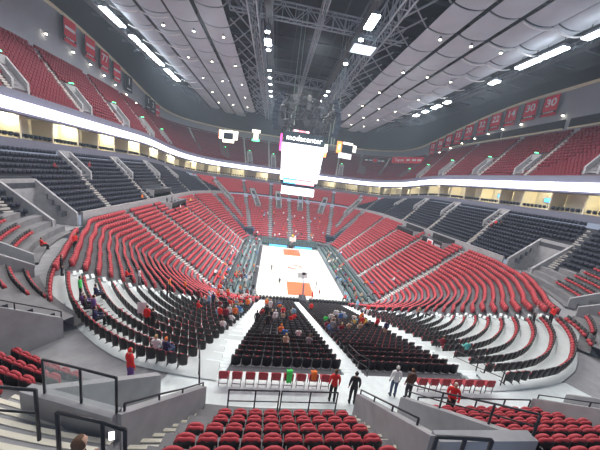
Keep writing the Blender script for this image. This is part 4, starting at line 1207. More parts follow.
# ================================================================ PEOPLE
def skin_mesh(verts, edges, radii, root, name, sub=1):
    me = bpy.data.meshes.new(name); me.from_pydata(verts, edges, [])
    o = bpy.data.objects.new(name, me); COL.objects.link(o)
    md = o.modifiers.new('skin', 'SKIN'); md.use_smooth_shade = True
    for i, v in enumerate(me.skin_vertices[0].data):
        r = radii[i]; v.radius = r if isinstance(r, tuple) else (r, r); v.use_root = (i == root)
    s = o.modifiers.new('sub', 'SUBSURF'); s.levels = sub; s.render_levels = sub
    out = bpy.data.meshes.new_from_object(o.evaluated_get(bpy.context.evaluated_depsgraph_get()))
    bpy.data.objects.remove(o); return out
def body(pose):
    V = []; E = []; RR = []; K = []      # K: region key of each joint
    def add(p, r, k, par=None):
        V.append(p); RR.append(r); K.append(k); i = len(V)-1
        if par is not None: E.append((par, i))
        return i
    sit = pose == 't'
    dz = -.43 if sit else 0
    pel = add((0, 0, .96+dz), (.145, .10), 'leg')
    wa = add((0, .0, 1.12+dz), (.125, .09), 'top', pel)
    ch = add((0, .0, 1.32+dz), (.16, .105), 'top', wa)
    nb = add((0, -.01, 1.46+dz), (.075, .065), 'top', ch)
    nk = add((0, .0, 1.52+dz), .052, 'head', nb)
    jw = add((0, .025, 1.575+dz), (.062, .07), 'head', nk)
    hd = add((0, .01, 1.655+dz), (.076, .095), 'head', jw)
    add((0, .0, 1.725+dz), (.055, .065), 'head', hd)
    for s in (-1, 1):
        sh = add((s*.175, -.01, 1.41+dz), .058, 'top', ch)
        if pose == 's': e_, w_, dirn = (s*.225, -.02, 1.15+dz), (s*.235, .05, .91+dz), Vector((0, .15, -1))
        elif pose == 'w': e_, w_, dirn = (s*.24, .02, 1.16+dz), (s*.19, .22, 1.03+dz), Vector((-s*.2, .8, -.2))
        else: e_, w_, dirn = (s*.22, .06, 1.16+dz), (s*.14, .30, 1.09+dz), Vector((-s*.2, 1, -.1))
        el = add(e_, .042, 'top', sh)
        mid = add(tuple((Vector(e_)+Vector(w_))/2), .037, 'arm', el)
        wr = add(w_, (.026, .024), 'arm', mid)
        dirn.normalize(); side = Vector((1, 0, 0)) if pose == 's' else Vector((1, 0, 0))
        if pose == 's': side = Vector((0, 1, 0))
        base = Vector(w_)
        pm = add(tuple(base+dirn*.05), (.036, .018), 'arm', wr)
        for fi, (off, L, r) in enumerate(((-.030, .070, .0085), (-.010, .080, .009), (.010, .075, .009), (.029, .060, .008))):
            a = base+dirn*.085+side*off; 
            i1 = add(tuple(a), .010, 'arm', pm); curl = dirn.cross(side)*(.012*s)
            i2 = add(tuple(a+dirn*L*.5+curl), r, 'arm', i1); add(tuple(a+dirn*L*.9+curl*2.6), r*.85, 'arm', i2)
        t1 = add(tuple(base+dirn*.04+side*.04), .010, 'arm', pm); add(tuple(base+dirn*.075+side*.058), .009, 'arm', t1)
        hp = add((s*.09, .0, .90+dz), .09, 'leg', pel)
        if sit:
            kn = add((s*.12, .43, .50), .065, 'leg', hp); cf = add((s*.12, .42, .32), .055, 'leg', kn); an = add((s*.12, .40, .09), .038, 'leg', cf)
        elif pose == 'w':
            kn = add((s*.10, .05+s*.12, .50), .062, 'leg', hp); cf = add((s*.10, .02+s*.17, .32), .055, 'leg', kn); an = add((s*.10, -.03+s*.22, .09), .038, 'leg', cf)
        else:
            kn = add((s*.105, .02, .50), .062, 'leg', hp); cf = add((s*.108, -.01, .32), .055, 'leg', kn); an = add((s*.11, -.02, .09), .038, 'leg', cf)
        ax, ay, az = V[an]; add((ax+s*.01, ay+.14, .035), (.04, .03), 'shoe', an); add((ax, ay-.05, .035), .033, 'shoe', an)
    me = skin_mesh(V, E, RR, 0, 'body')
    # nose, brow and ears pulled out of the head surface
    zc = 1.645+dz
    for v in me.vertices:
        c = v.co
        if abs(c.x) < .022 and c.y > .075 and abs(c.z-(zc-.02)) < .03: c.y += .022
        if abs(c.x) > .062 and abs(c.y) < .03 and abs(c.z-zc) < .03: c.x *= 1.16
    segs = [(Vector(V[a]), Vector(V[b]), K[b]) for a, b in E]
    def key(p):
        best = None; bd = 9
        for a, b, k in segs:
            d = b-a; t = max(0, min(1, (p-a).dot(d)/max(1e-9, d.dot(d)))); q = (p-(a+d*t)).length
            if k == 'top' and p.z > 1.49+dz: q += .1
            if q < bd: bd = q; best = k
        return best
    kv = [key(v.co) for v in me.vertices]
    def shell(sel, off, name, fn=any):
        mb = MB(); mp = {}; m0 = C_BLK
        for p in me.polygons:
            if fn(sel(v) for v in p.vertices):
                idx = []
                for v in p.vertices:
                    if v not in mp: mp[v] = len(mb.v); q = me.vertices[v]; mb.v.append(tuple(q.co+q.normal*off))
                    idx.append(mp[v])
                mb.f.append(tuple(idx)); mb.m.append(mb.mi(m0))
        o = mb.build(name, None, True); r = o.data; bpy.data.objects.remove(o); return r
    top = shell(lambda v: kv[v] == 'top' or (kv[v] == 'arm' and me.vertices[v].co.z > 0 and (me.vertices[v].co-Vector((0, 0, 1.3+dz))).length < .44), .014, 'shirt')
    leg = shell(lambda v: kv[v] == 'leg', .012, 'trousers')
    shoe = shell(lambda v: kv[v] == 'shoe', .012, 'shoes')
    hair = shell(lambda v: kv[v] == 'head' and (me.vertices[v].co.z > 1.70+dz or (me.vertices[v].co.y < .02 and me.vertices[v].co.z > 1.56+dz)), .018, 'hair', all)
    return me, top, leg, shoe, hair
BOD = {p: body(p) for p in 'swt'}
CMAP = {'RED': C_RED, 'BLK': C_BLK, 'WHT': C_WHT, 'GRY': C_GRY, 'BLU': C_BLU, 'LBL': C_LBL, 'GRN': C_GRN, 'YEL': C_YEL, 'ORG': C_ORG, 'NVY': C_NVY, 'TAN': C_TAN, 'PUR': C_PUR, 'TEAL': C_TEAL, 'DEN': C_DEN,
        'BRN': cloth('brown', (.10, .05, .03)), 'MAR': cloth('maroon', (.25, .02, .04)), 'OLV': cloth('olive', (.10, .11, .05))}
HMAP = {'BRN': H_BRN, 'BLK': H_BLK, 'BLD': H_BLD, 'WHT': H_WHT, 'ORG': C_ORG, 'RED': C_RED, 'BLU': C_BLU}
CN = {'RED': 'red', 'BLK': 'black', 'WHT': 'white', 'GRY': 'grey', 'BLU': 'blue', 'LBL': 'pale blue', 'GRN': 'green', 'YEL': 'yellow', 'ORG': 'orange', 'NVY': 'navy', 'TAN': 'tan', 'BRN': 'brown', 'MAR': 'maroon', 'OLV': 'olive', 'PUR': 'purple', 'TEAL': 'teal', 'DEN': 'denim'}
HN = {'BRN': 'brown-haired', 'BLK': 'black-haired', 'BLD': 'blond', 'WHT': 'grey-haired', 'ORG': 'orange-capped', 'RED': 'red-capped', 'BLU': 'blue-capped'}
def add_part(name, me, m, t):
    o = bpy.data.objects.new(name, me); COL.objects.link(o); o.parent = t
    if not me.materials: me.materials.append(m)
    o.material_slots[0].link = 'OBJECT'; o.material_slots[0].material = m
    return o
def person(x, y, z, pose, a, b, h, label, rz, group=None, skin=None):
    t = empty('person', (x, y, z), rz, label, 'person', group)
    me, top, leg, shoe, hair = BOD[pose]
    add_part('body', me, skin or SKIN, t)
    add_part('shirt', top, CMAP[a], t); add_part('trousers', leg, CMAP[b], t); add_part('shoes', shoe, C_BLK, t); add_part('hair', hair, HMAP[h], t)
    return t
PEOPLE = [
  (-14.29, -40.32, 10.05, 's', 'RED', 'BLK', 'BRN', 'person in a red shirt holding up a white sheet amid the left corner seats'),
  (-14.6, -40.44, 10.05, 's', 'BLK', 'BLK', 'BLK', 'person in black standing beside the one with the white sheet'),
  (-12.15, -43.82, 11.0, 't', 'WHT', 'GRY', 'BLD', 'blond person in white seated in the left corner rows'),
  (-11.49, -44.01, 11.0, 't', 'NVY', 'DEN', 'ORG', 'person in navy with an orange cap seated in the left corner rows'),
  (-0.05, -45.83, 10.95, 's', 'WHT', 'DEN', 'WHT', 'white-haired person in a white top standing by the right platform chairs'),
  (0.67, -45.97, 10.95, 's', 'BRN', 'BLK', 'BRN', 'brown-haired person in dark clothes next to the white-haired person'),
  (2.05, -46.35, 10.95, 'w', 'RED', 'BLK', 'WHT', 'staff person in a red shirt walking behind the right stair wall'),
  (-3.29, -46.2, 10.95, 's', 'RED', 'BLK', 'BRN', 'person in red top and black trousers at the right end of the platform chairs'),
  (-2.89, -46.3, 10.95, 's', 'BLK', 'BLK', 'BLK', 'person all in black at the right end of the platform chairs'),
  (-27.18, -30.12, 10.95, 's', 'RED', 'BLK', 'WHT', 'usher in a red jacket standing in the opening below the dark seats at left'),
  (-28.26, -30.95, 11.15, 't', 'RED', 'BLK', 'BRN', 'usher in red seated near the opening below the dark seats at left'),
  (-23.65, -36.3, 10.95, 's', 'BLK', 'BLK', 'BLK', 'usher in black vest standing in the left corner passage'),
  (-12.08, -46.99, 11.79, 's', 'RED', 'PUR', 'RED', 'person in a red hooded top behind the concrete box'),
  (-6.33, -31.81, 5.87, 's', 'BLK', 'BLK', 'BLK', 'person in black on the stairs left of the middle end block'),
  (-10.59, -35.59, 7.67, 's', 'RED', 'BLK', 'BRN', None),
  (-10.73, -31.64, 6.24, 's', 'BLK', 'BLK', 'BLK', None),
  (-9.54, -32.1, 6.24, 's', 'OLV', 'BLK', 'BLU', None),
  (-8.9, -33.48, 6.71, 's', 'BLU', 'GRY', 'BLD', None),
  (-9.65, -35.89, 7.67, 't', 'WHT', 'BLK', 'BLK', None),
  (-9.82, -37.95, 8.62, 't', 'WHT', 'GRY', 'BRN', None),
  (-9.08, -23.1, 2.9, 's', 'WHT', 'BLK', 'BLK', None),
  (-7.99, -28.31, 4.81, 's', 'ORG', 'BLK', 'BRN', None),
  (-7.74, -35.07, 7.19, 's', 'BLK', 'BLK', 'BLK', None),
  (-7.04, -26.4, 3.88, 's', 'ORG', 'GRY', 'BLD', None),
  (-10.17, -30.47, 5.76, 's', 'RED', 'DEN', 'BRN', None),
  (-9.03, -28.49, 4.81, 's', 'WHT', 'BLU', 'BLK', None),
  (-9.9, -26.93, 4.33, 's', 'RED', 'BLK', 'BLK', None),
  (-5.66, -27.33, 4.21, 's', 'WHT', 'WHT', 'BLD', None),
  (-6.1, -26.54, 3.88, 't', 'RED', 'BLK', 'BRN', None),
  (-4.42, -31.79, 5.87, 's', 'RED', 'GRY', 'BRN', None),
  (-5.4, -38.02, 8.18, 't', 'ORG', 'BLK', 'ORG', None),
  (-4.99, -38.73, 8.51, 't', 'BLU', 'BLK', 'BLK', None),
  (-5.36, -40.56, 9.18, 't', 'TAN', 'WHT', 'BLD', None),
  (-14.68, -29.56, 6.24, 's', 'MAR', 'BLK', 'BLK', None),
  (-12.8, -30.54, 6.24, 't', 'GRY', 'BLK', 'WHT', None),
  (-12.78, -33.34, 7.19, 't', 'RED', 'BLK', 'RED', None),
  (-11.52, -26.11, 4.33, 's', 'RED', 'GRY', 'BRN', None),
  (-12.22, -29.85, 5.76, 's', 'NVY', 'BLK', 'BLK', None),
  (-3.91, -38.87, 8.51, 't', 'WHT', 'BLK', 'BLK', None),
  (-3.56, -40.27, 9.18, 't', 'GRY', 'BLK', 'BRN', None),
  (-1.23, -27.48, 4.21, 's', 'RED', 'BLK', 'BRN', None),
  (0.05, -32.47, 6.2, 't', 'GRN', 'BLK', 'BLK', None),
  (1.16, -31.04, 5.53, 't', 'WHT', 'GRY', 'BRN', None),
  (2.16, -30.15, 5.2, 't', 'WHT', 'WHT', 'WHT', None),
  (2.64, -30.82, 5.53, 't', 'LBL', 'GRY', 'BRN', None),
  (-0.74, -36.07, 7.52, 't', 'BLU', 'BLK', 'BRN', None),
  (-0.92, -35.39, 7.19, 't', 'MAR', 'BLK', 'BLK', None),
  (2.44, -33.47, 6.53, 't', 'YEL', 'BLK', 'BRN', None),
  (2.89, -33.43, 6.53, 't', 'YEL', 'BLK', 'BLK', None),
  (3.9, -32.59, 6.2, 't', 'YEL', 'BLK', 'BLD', None),
  (1.28, -35.15, 7.19, 't', 'TAN', 'BLK', 'BLK', None),
  (7.74, -25.85, 3.86, 's', 'RED', 'WHT', 'BRN', None),
  (4.92, -34.41, 6.86, 's', 'RED', 'BLK', 'BLK', None),
  (4.58, -35.99, 7.52, 's', 'NVY', 'TAN', 'BLK', None),
  (-3.39, -32.5, 6.2, 't', 'RED', 'GRY', 'BRN', None),
  (-3.63, -29.99, 5.2, 't', 'TAN', 'BLK', 'BLD', None),
  (-5.32, -33.63, 6.53, 't', 'WHT', 'BLK', 'BRN', None),
  (13.74, -28.96, 5.76, 's', 'TAN', 'BLK', 'BRN', None),
  (13.1, -29.27, 5.76, 't', 'GRY', 'BLK', 'BLK', None),
  (8.63, -40.75, 9.57, 't', 'TEAL', 'BLK', 'BRN', 'person in a teal shirt leaning in the right corner rows'),
  (7.18, -39.73, 9.1, 't', 'MAR', 'BLK', 'BRN', None),
  (19.83, -36.81, 11.0, 's', 'GRY', 'BLK', 'BLK', None),
  (19.4, -37.57, 11.0, 's', 'RED', 'BLK', 'BRN', None),
  (-19.62, -39.42, 11.0, 's', 'GRN', 'BLK', 'BLK', None),
  (-17.45, -41.92, 11.15, 's', 'PUR', 'NVY', 'BLK', None),
  (-18.33, -40.17, 11.0, 't', 'PUR', 'BLK', 'WHT', None),
  (-17.49, -42.01, 11.79, 't', 'NVY', 'BLK', 'BLK', None),
  (-17.54, -40.58, 11.0, 't', 'BLK', 'BLK', 'BRN', None),
  (-19.05, -37.97, 10.52, 't', 'NVY', 'BLK', 'BLK', None),
  (-19.34, -32.11, 8.62, 's', 'WHT', 'GRY', 'BRN', None),
  (-20.82, -31.86, 9.1, 't', 'RED', 'BLK', 'BLK', None),
  (-16.85, -29.98, 7.19, 's', 'ORG', 'BLK', 'BLK', None),
  (-17.08, -31.14, 7.67, 's', 'BLK', 'BLK', 'BLK', None),
  (-15.98, -28.21, 6.24, 's', 'ORG', 'BLK', 'BRN', None),
  (-14.06, -31.21, 6.71, 't', 'BLK', 'BLK', 'BLK', None),
  (-3.98, -10.73, 0.1, 's', 'BLK', 'BLK', 'BLK', 'player in black on the left half of the court'),
  (-5.62, -3.96, 0.1, 's', 'BLK', 'BLK', 'BLK', 'player in black near the left sideline of the court'),
  (1.85, -15.58, 0.1, 's', 'RED', 'RED', 'BLK', 'player in red right of the near key'),
  (3.29, -14.62, 0.1, 's', 'MAR', 'WHT', 'BLK', 'player in a red top close to the right of the near key'),
  (3.4, -10.68, 0.1, 's', 'GRY', 'GRY', 'BLK', 'player in grey on the right half of the court'),
  (8.19, -15.0, 0.1, 't', 'RED', 'BLK', 'BRN', None),
  (9.31, 3.73, 0.01, 's', 'WHT', 'GRY', 'BRN', None),
  (9.96, 0.65, 0.01, 't', 'GRN', 'GRY', 'BRN', None),
  (10.97, -1.12, 0.27, 't', 'WHT', 'BLK', 'BLK', None),
  (10.66, -12.44, 0.27, 's', 'RED', 'BLK', 'BLD', None),
  (10.0, -15.73, 0.01, 's', 'RED', 'GRY', 'BRN', None),
  (15.31, -5.51, 1.48, 's', 'WHT', 'GRY', 'BLD', None),
  (14.84, -10.58, 1.48, 't', 'BLU', 'BLK', 'BRN', None),
  (14.81, -13.67, 1.0, 't', 'RED', 'BLK', 'BLK', None),
  (14.09, -9.17, 1.0, 't', 'ORG', 'BLK', 'BLK', None),
  (18.1, -12.29, 3.38, 't', 'WHT', 'GRY', 'WHT', None),
  (19.74, -10.38, 4.33, 't', 'GRY', 'RED', 'BLK', None),
  (15.61, -15.52, 1.95, 't', 'RED', 'BLK', 'BRN', None),
  (12.31, 1.27, 0.79, 't', 'RED', 'BLK', 'BRN', None),
  (17.99, -3.7, 2.9, 't', 'WHT', 'BLK', 'BRN', None),
  (17.28, 14.32, 2.9, 't', 'WHT', 'GRY', 'BRN', None),
  (14.58, 10.46, 1.0, 't', 'WHT', 'BLU', 'BLK', None),
  (14.66, 17.79, 1.48, 't', 'RED', 'BLK', 'BRN', None),
  (11.36, -14.55, 0.53, 't', 'TAN', 'BLK', 'BLK', None),
  (12.77, -14.83, 0.79, 't', 'GRY', 'BLK', 'BRN', None),
  (-31.53, 4.79, 11.0, 's', 'BLK', 'BLK', 'BLK', None),
  (-31.51, 7.61, 11.0, 's', 'BLK', 'BLK', 'BRN', None),
  (-29.55, 15.68, 10.05, 's', 'YEL', 'BLK', 'BRN', 'person in a bright yellow top at the upper end of the left side stands'),
  (-28.73, 5.91, 9.57, 's', 'WHT', 'BLK', 'BRN', None),
  (-29.55, 3.29, 10.05, 't', 'BLK', 'BLK', 'BLK', None),
  (-28.74, 3.53, 9.57, 't', 'MAR', 'BLK', 'BLK', None),
  (-27.91, 8.5, 9.1, 't', 'ORG', 'BLK', 'BLD', None),
  (-33.01, -3.33, 12.2, 's', 'ORG', 'BLK', 'BLK', None),
  (38.0, -11.03, 16.78, 't', 'RED', 'BLK', 'BLK', None),
  (37.84, -10.2, 16.13, 't', 'MAR', 'BLK', 'BRN', None),
  (37.97, -11.89, 16.78, 't', 'BLK', 'BLK', 'BLK', None),
  (-38.71, -15.48, 17.44, 't', 'MAR', 'BLK', 'BLK', None),
  (-38.7, -10.04, 17.44, 's', 'MAR', 'BLK', 'BLK', None),
  (-14.92, -7.43, 1.48, 't', 'ORG', 'GRY', 'WHT', None),
  (-10.74, 11.38, 0.27, 's', 'WHT', 'DEN', 'BLK', None),
  (-12.35, -5.07, 0.79, 't', 'MAR', 'BLK', 'BLK', None),
  (-10.31, -14.14, 0.27, 't', 'TAN', 'DEN', 'BRN', None),
  (-14.1, 21.21, 1.95, 't', 'RED', 'GRY', 'BRN', None),
  (-10.94, 12.09, 0.27, 't', 'WHT', 'GRY', 'BLK', None),
  (-12.38, -13.78, 0.79, 't', 'GRY', 'GRY', 'BRN', None),
  (-14.1, -10.65, 1.0, 't', 'BLK', 'GRY', 'WHT', None),
  (-9.53, -3.26, 0.01, 't', 'ORG', 'GRY', 'WHT', None),
  (-14.33, -8.37, 1.0, 't', 'GRY', 'DEN', 'BLD', None),
  (-11.28, -11.27, 0.53, 's', 'MAR', 'DEN', 'BLD', None),
  (-14.69, -14.73, 1.0, 't', 'GRY', 'BLK', 'BLD', None),
  (-14.1, -1.34, 1.0, 's', 'RED', 'DEN', 'WHT', None),
  (-11.1, 5.19, 0.27, 't', 'RED', 'DEN', 'BLD', None),
  (-15.21, 21.35, 2.43, 's', 'TAN', 'GRY', 'WHT', None),
  (-14.0, -10.85, 1.0, 't', 'RED', 'GRY', 'BLK', None),
  (-9.56, 6.54, 0.01, 't', 'BLU', 'GRY', 'WHT', None),
  (-13.77, 19.94, 1.48, 't', 'BLK', 'GRY', 'BLK', None),
  (-12.88, -13.51, 0.79, 't', 'RED', 'BLK', 'BLK', None),
  (-11.22, -8.41, 0.53, 's', 'MAR', 'DEN', 'BLD', None),
  (-12.36, -9.94, 0.79, 't', 'ORG', 'DEN', 'BLD', None),
  (-12.9, -6.95, 0.79, 't', 'GRY', 'GRY', 'BLK', None),
  (-15.59, 0.34, 1.48, 't', 'BLK', 'GRY', 'BLK', None),
  (-14.5, -15.01, 1.0, 't', 'MAR', 'DEN', 'BLK', None),
  (-11.23, 11.69, 0.53, 's', 'MAR', 'GRY', 'BRN', None),
  (-12.71, -14.77, 0.79, 't', 'GRY', 'BLK', 'BLD', None),
  (-12.25, 14.26, 0.79, 't', 'LBL', 'GRY', 'BLK', None),
  (-12.59, 22.85, 1.95, 's', 'RED', 'DEN', 'BLK', None),
  (-10.12, 8.61, 0.01, 't', 'WHT', 'DEN', 'BLD', None),
  (-12.61, 0.76, 0.79, 't', 'BLK', 'GRY', 'BLD', None),
  (-12.99, 8.09, 0.79, 't', 'TAN', 'BLK', 'BLK', None),
  (-14.0, -12.74, 1.0, 't', 'WHT', 'DEN', 'BLD', None),
  (-10.88, -15.73, 0.27, 's', 'ORG', 'GRY', 'BRN', None),
  (-12.29, 23.81, 1.95, 't', 'BLU', 'BLK', 'BLK', None),
  (-15.69, 22.41, 2.9, 't', 'WHT', 'BLK', 'WHT', None),
  (-14.01, -8.88, 1.0, 't', 'BLU', 'GRY', 'BRN', None),
  (-16.16, 5.22, 1.95, 't', 'LBL', 'BLK', 'BLD', None),
  (-10.84, 21.3, 1.0, 's', 'BLK', 'BLK', 'BRN', None),
  (-12.74, -6.04, 0.79, 't', 'RED', 'GRY', 'BLK', None),
  (-14.82, -6.34, 1.48, 't', 'RED', 'GRY', 'BLD', None),
  (-15.82, 1.64, 1.95, 't', 'TAN', 'DEN', 'BLK', None),
  (-12.9, 2.52, 0.79, 's', 'RED', 'GRY', 'BRN', None),
  (-9.84, -11.33, 0.01, 't', 'GRY', 'BLK', 'BLD', None),
  (-12.55, -8.99, 0.79, 't', 'TAN', 'DEN', 'BRN', None),
  (-12.25, 0.98, 0.79, 't', 'MAR', 'GRY', 'BLD', None),
  (-12.68, -10.51, 0.79, 't', 'RED', 'BLK', 'BLK', None),
  (-11.65, -10.72, 0.53, 's', 'TAN', 'BLK', 'BLK', None),
  (-11.75, -21.4, 2.43, 't', 'BLK', 'BLK', 'BLK', None),
  (-9.69, -15.39, 0.01, 't', 'MAR', 'DEN', 'BLK', None),
  (-10.49, -10.12, 0.27, 't', 'BLU', 'BLK', 'WHT', None),
  (-11.02, -1.05, 0.27, 's', 'TAN', 'BLK', 'WHT', None),
  (-10.63, 17.52, 0.27, 's', 'RED', 'BLK', 'BRN', None),
  (-9.11, -7.06, 0.01, 't', 'BLK', 'DEN', 'BLD', None),
  (-12.5, 24.16, 2.43, 't', 'BLU', 'DEN', 'BLK', None),
  (-14.82, -13.47, 1.48, 't', 'RED', 'DEN', 'BLD', None),
  (-10.78, 17.38, 0.27, 's', 'WHT', 'BLK', 'BLK', None),
  (-12.36, -10.66, 0.79, 't', 'BLK', 'GRY', 'WHT', None),
  (-14.9, 1.59, 1.48, 't', 'WHT', 'GRY', 'WHT', None),
  (-12.8, -18.73, 1.48, 't', 'GRY', 'GRY', 'WHT', None),
  (-9.94, -7.26, 0.01, 't', 'MAR', 'GRY', 'BLK', None),
  (-10.12, -15.26, 0.01, 's', 'GRY', 'BLK', 'BLK', None),
  (-9.29, -14.73, 0.01, 't', 'LBL', 'DEN', 'BLK', None),
  (-14.44, -14.22, 1.0, 's', 'ORG', 'DEN', 'BLD', None),
  (-11.37, -12.37, 0.53, 't', 'WHT', 'GRY', 'WHT', None),
  (-9.29, -3.65, 0.01, 't', 'WHT', 'GRY', 'BRN', None),
  (-13.23, -14.98, 0.79, 's', 'GRY', 'DEN', 'BLD', None),
  (-15.18, -6.19, 1.48, 's', 'TAN', 'DEN', 'BLK', None),
  (-12.8, 14.12, 0.79, 't', 'MAR', 'DEN', 'BRN', None),
  (-12.1, -10.64, 0.53, 't', 'WHT', 'BLK', 'BLK', None),
  (-10.43, -12.46, 0.27, 's', 'WHT', 'GRY', 'BLK', None),
  (-14.23, 22.66, 2.43, 't', 'GRY', 'BLK', 'BLD', None),
  (-12.12, 20.94, 1.0, 't', 'BLK', 'BLK', 'BLD', None),
  (-12.25, -11.41, 0.79, 't', 'RED', 'BLK', 'BLD', None),
  (-15.13, -1.38, 1.48, 's', 'WHT', 'DEN', 'WHT', None),
  (-10.68, -1.71, 0.27, 's', 'BLU', 'GRY', 'BRN', None),
  (-11.1, 23.36, 1.48, 't', 'WHT', 'GRY', 'WHT', None),
  (-10.64, 22.64, 1.48, 't', 'RED', 'DEN', 'BLD', None),
  (-11.56, 9.19, 0.53, 't', 'MAR', 'DEN', 'BLD', None),
  (-12.93, -23.06, 3.38, 't', 'MAR', 'DEN', 'WHT', None),
  (-11.97, -8.8, 0.53, 't', 'RED', 'BLK', 'BLD', None),
  (-10.98, -5.15, 0.27, 's', 'MAR', 'DEN', 'BLK', None),
  (-13.54, -16.88, 1.0, 't', 'LBL', 'BLK', 'BRN', None),
  (-10.15, 21.63, 1.0, 't', 'MAR', 'DEN', 'WHT', None),
  (-14.89, 3.0, 1.48, 's', 'LBL', 'GRY', 'BLD', None),
  (-9.54, -9.33, 0.01, 's', 'WHT', 'BLK', 'WHT', None),
  (-13.57, -25.21, 4.33, 't', 'WHT', 'GRY', 'BLD', None),
  (-12.82, -30.97, 6.24, 's', 'LBL', 'DEN', 'BLD', None),
  (-13.89, -28.49, 5.76, 't', 'RED', 'GRY', 'BLK', None),
  (-13.3, -26.49, 4.81, 't', 'LBL', 'BLK', 'BLK', None),
  (-15.51, -12.51, 1.48, 's', 'ORG', 'GRY', 'BLK', None),
  (-12.69, -24.18, 3.86, 't', 'ORG', 'BLK', 'BLK', None),
  (-14.0, -17.78, 1.48, 's', 'ORG', 'BLK', 'BLK', None),
  (-13.57, -29.1, 5.76, 't', 'TAN', 'GRY', 'BLD', None),
  (-14.78, -19.58, 2.43, 't', 'LBL', 'DEN', 'BLD', None),
  (-12.57, -23.13, 3.38, 's', 'ORG', 'BLK', 'BRN', None),
  (-15.96, -13.01, 1.95, 't', 'WHT', 'BLK', 'WHT', None),
  (-15.97, -12.19, 1.95, 't', 'WHT', 'DEN', 'BRN', None),
  (-15.05, -19.47, 2.43, 's', 'RED', 'GRY', 'BLD', None),
  (-12.45, -24.44, 3.86, 's', 'WHT', 'DEN', 'BRN', None),
  (-13.11, -24.13, 3.86, 't', 'WHT', 'BLK', 'BLK', None),
  (-13.72, -26.39, 4.81, 't', 'RED', 'BLK', 'BRN', None),
  (-0.17, 23.32, 1.48, 't', 'GRY', 'GRY', 'BLK', None),
  (11.65, 36.32, 6.71, 't', 'BLK', 'BLK', 'BLK', None),
  (1.04, 26.23, 2.43, 't', 'GRY', 'GRY', 'BRN', None),
  (7.8, 32.62, 5.29, 't', 'LBL', 'DEN', 'BLD', None),
  (4.67, 33.86, 5.76, 's', 'WHT', 'GRY', 'BLD', None),
  (-6.42, 27.93, 3.38, 's', 'GRY', 'BLK', 'BRN', None),
  (-5.83, 29.12, 3.86, 's', 'MAR', 'BLK', 'BLK', None),
  (-7.52, 33.85, 5.76, 't', 'GRY', 'BLK', 'BRN', None),
  (-0.25, 31.49, 4.81, 's', 'WHT', 'DEN', 'BRN', None),
  (1.67, 22.0, 1.0, 's', 'WHT', 'BLK', 'BLK', None),
  (1.63, 35.03, 6.24, 't', 'WHT', 'GRY', 'BRN', None),
  (4.18, 24.82, 1.95, 't', 'BLK', 'GRY', 'BLD', None),
  (1.78, 27.92, 3.38, 's', 'RED', 'DEN', 'BLD', None),
  (-2.41, 36.39, 6.71, 't', 'WHT', 'DEN', 'WHT', None),
  (-10.3, 34.69, 6.24, 's', 'RED', 'BLK', 'WHT', None),
  (-9.47, 34.81, 6.24, 't', 'BLU', 'GRY', 'BLK', None),
  (11.56, 26.33, 2.9, 't', 'LBL', 'GRY', 'BRN', None),
  (-0.74, 24.87, 1.95, 't', 'TAN', 'BLK', 'BLD', None),
  (-5.5, 29.21, 3.86, 't', 'TAN', 'DEN', 'BLD', None),
  (2.89, 25.44, 1.95, 't', 'GRY', 'DEN', 'BLK', None),
  (10.25, 28.86, 3.86, 's', 'RED', 'GRY', 'BLK', None),
  (-4.2, 24.14, 1.48, 't', 'RED', 'GRY', 'BLK', None),
  (2.19, 25.56, 2.43, 't', 'WHT', 'GRY', 'BLK', None),
  (-9.14, 32.51, 5.29, 's', 'LBL', 'BLK', 'BRN', None),
  (-2.21, 26.76, 2.9, 't', 'RED', 'DEN', 'BRN', None),
  (0.81, 23.19, 1.48, 't', 'MAR', 'GRY', 'BLD', None),
  (-10.06, 31.17, 4.81, 's', 'RED', 'DEN', 'BLD', None),
  (-7.62, 35.02, 6.24, 't', 'WHT', 'BLK', 'BRN', None),
  (12.76, 22.65, 1.95, 's', 'ORG', 'BLK', 'BRN', None),
  (-4.18, 19.16, 0.52, 's', 'BLU', 'DEN', 'BLK', None),
  (2.06, 23.19, 1.48, 't', 'BLU', 'BLK', 'BLK', None),
  (-5.95, 35.01, 6.24, 's', 'ORG', 'BLK', 'BRN', None),
  (-4.81, 22.04, 1.0, 's', 'WHT', 'GRY', 'BLK', None),
  (-4.33, 23.23, 1.48, 't', 'WHT', 'DEN', 'BLK', None),
  (8.06, 24.36, 1.95, 't', 'TAN', 'DEN', 'BLK', None),
  (9.56, 34.82, 6.24, 't', 'LBL', 'GRY', 'BLK', None),
  (-2.65, 26.59, 2.43, 't', 'RED', 'BLK', 'BLK', None),
  (7.83, 23.71, 1.48, 't', 'WHT', 'GRY', 'BLK', None),
  (2.71, 33.51, 5.29, 's', 'RED', 'BLK', 'BLK', None),
  (0.74, 33.85, 5.76, 't', 'GRY', 'DEN', 'BLK', None),
  (7.25, 24.39, 1.95, 't', 'ORG', 'GRY', 'WHT', None),
  (11.05, 32.09, 5.29, 's', 'ORG', 'GRY', 'BLK', None),
  (9.23, -10.87, 0.01, 's', 'BLK', 'BLK', 'BLK', None),
  (10.15, 5.17, 0.27, 't', 'TAN', 'BLK', 'BLD', None),
  (9.52, -2.32, 0.01, 't', 'RED', 'BLK', 'BLK', None),
  (8.99, -5.75, -0.02, 't', 'BLU', 'BLK', 'BLD', None),
  (10.95, -7.96, 0.27, 's', 'RED', 'GRY', 'BLK', None),
  (9.06, -16.06, -0.02, 't', 'BLK', 'GRY', 'BLK', None),
  (10.02, 15.82, 0.01, 't', 'GRY', 'DEN', 'BLK', None),
  (10.14, -7.63, 0.01, 't', 'BLU', 'GRY', 'BLD', None),
  (11.17, -1.66, 0.27, 't', 'BLK', 'GRY', 'BLK', None),
  (10.15, 10.07, 0.27, 't', 'BLK', 'BLK', 'BLK', None),
  (11.22, -0.36, 0.53, 's', 'TAN', 'GRY', 'BLK', None),
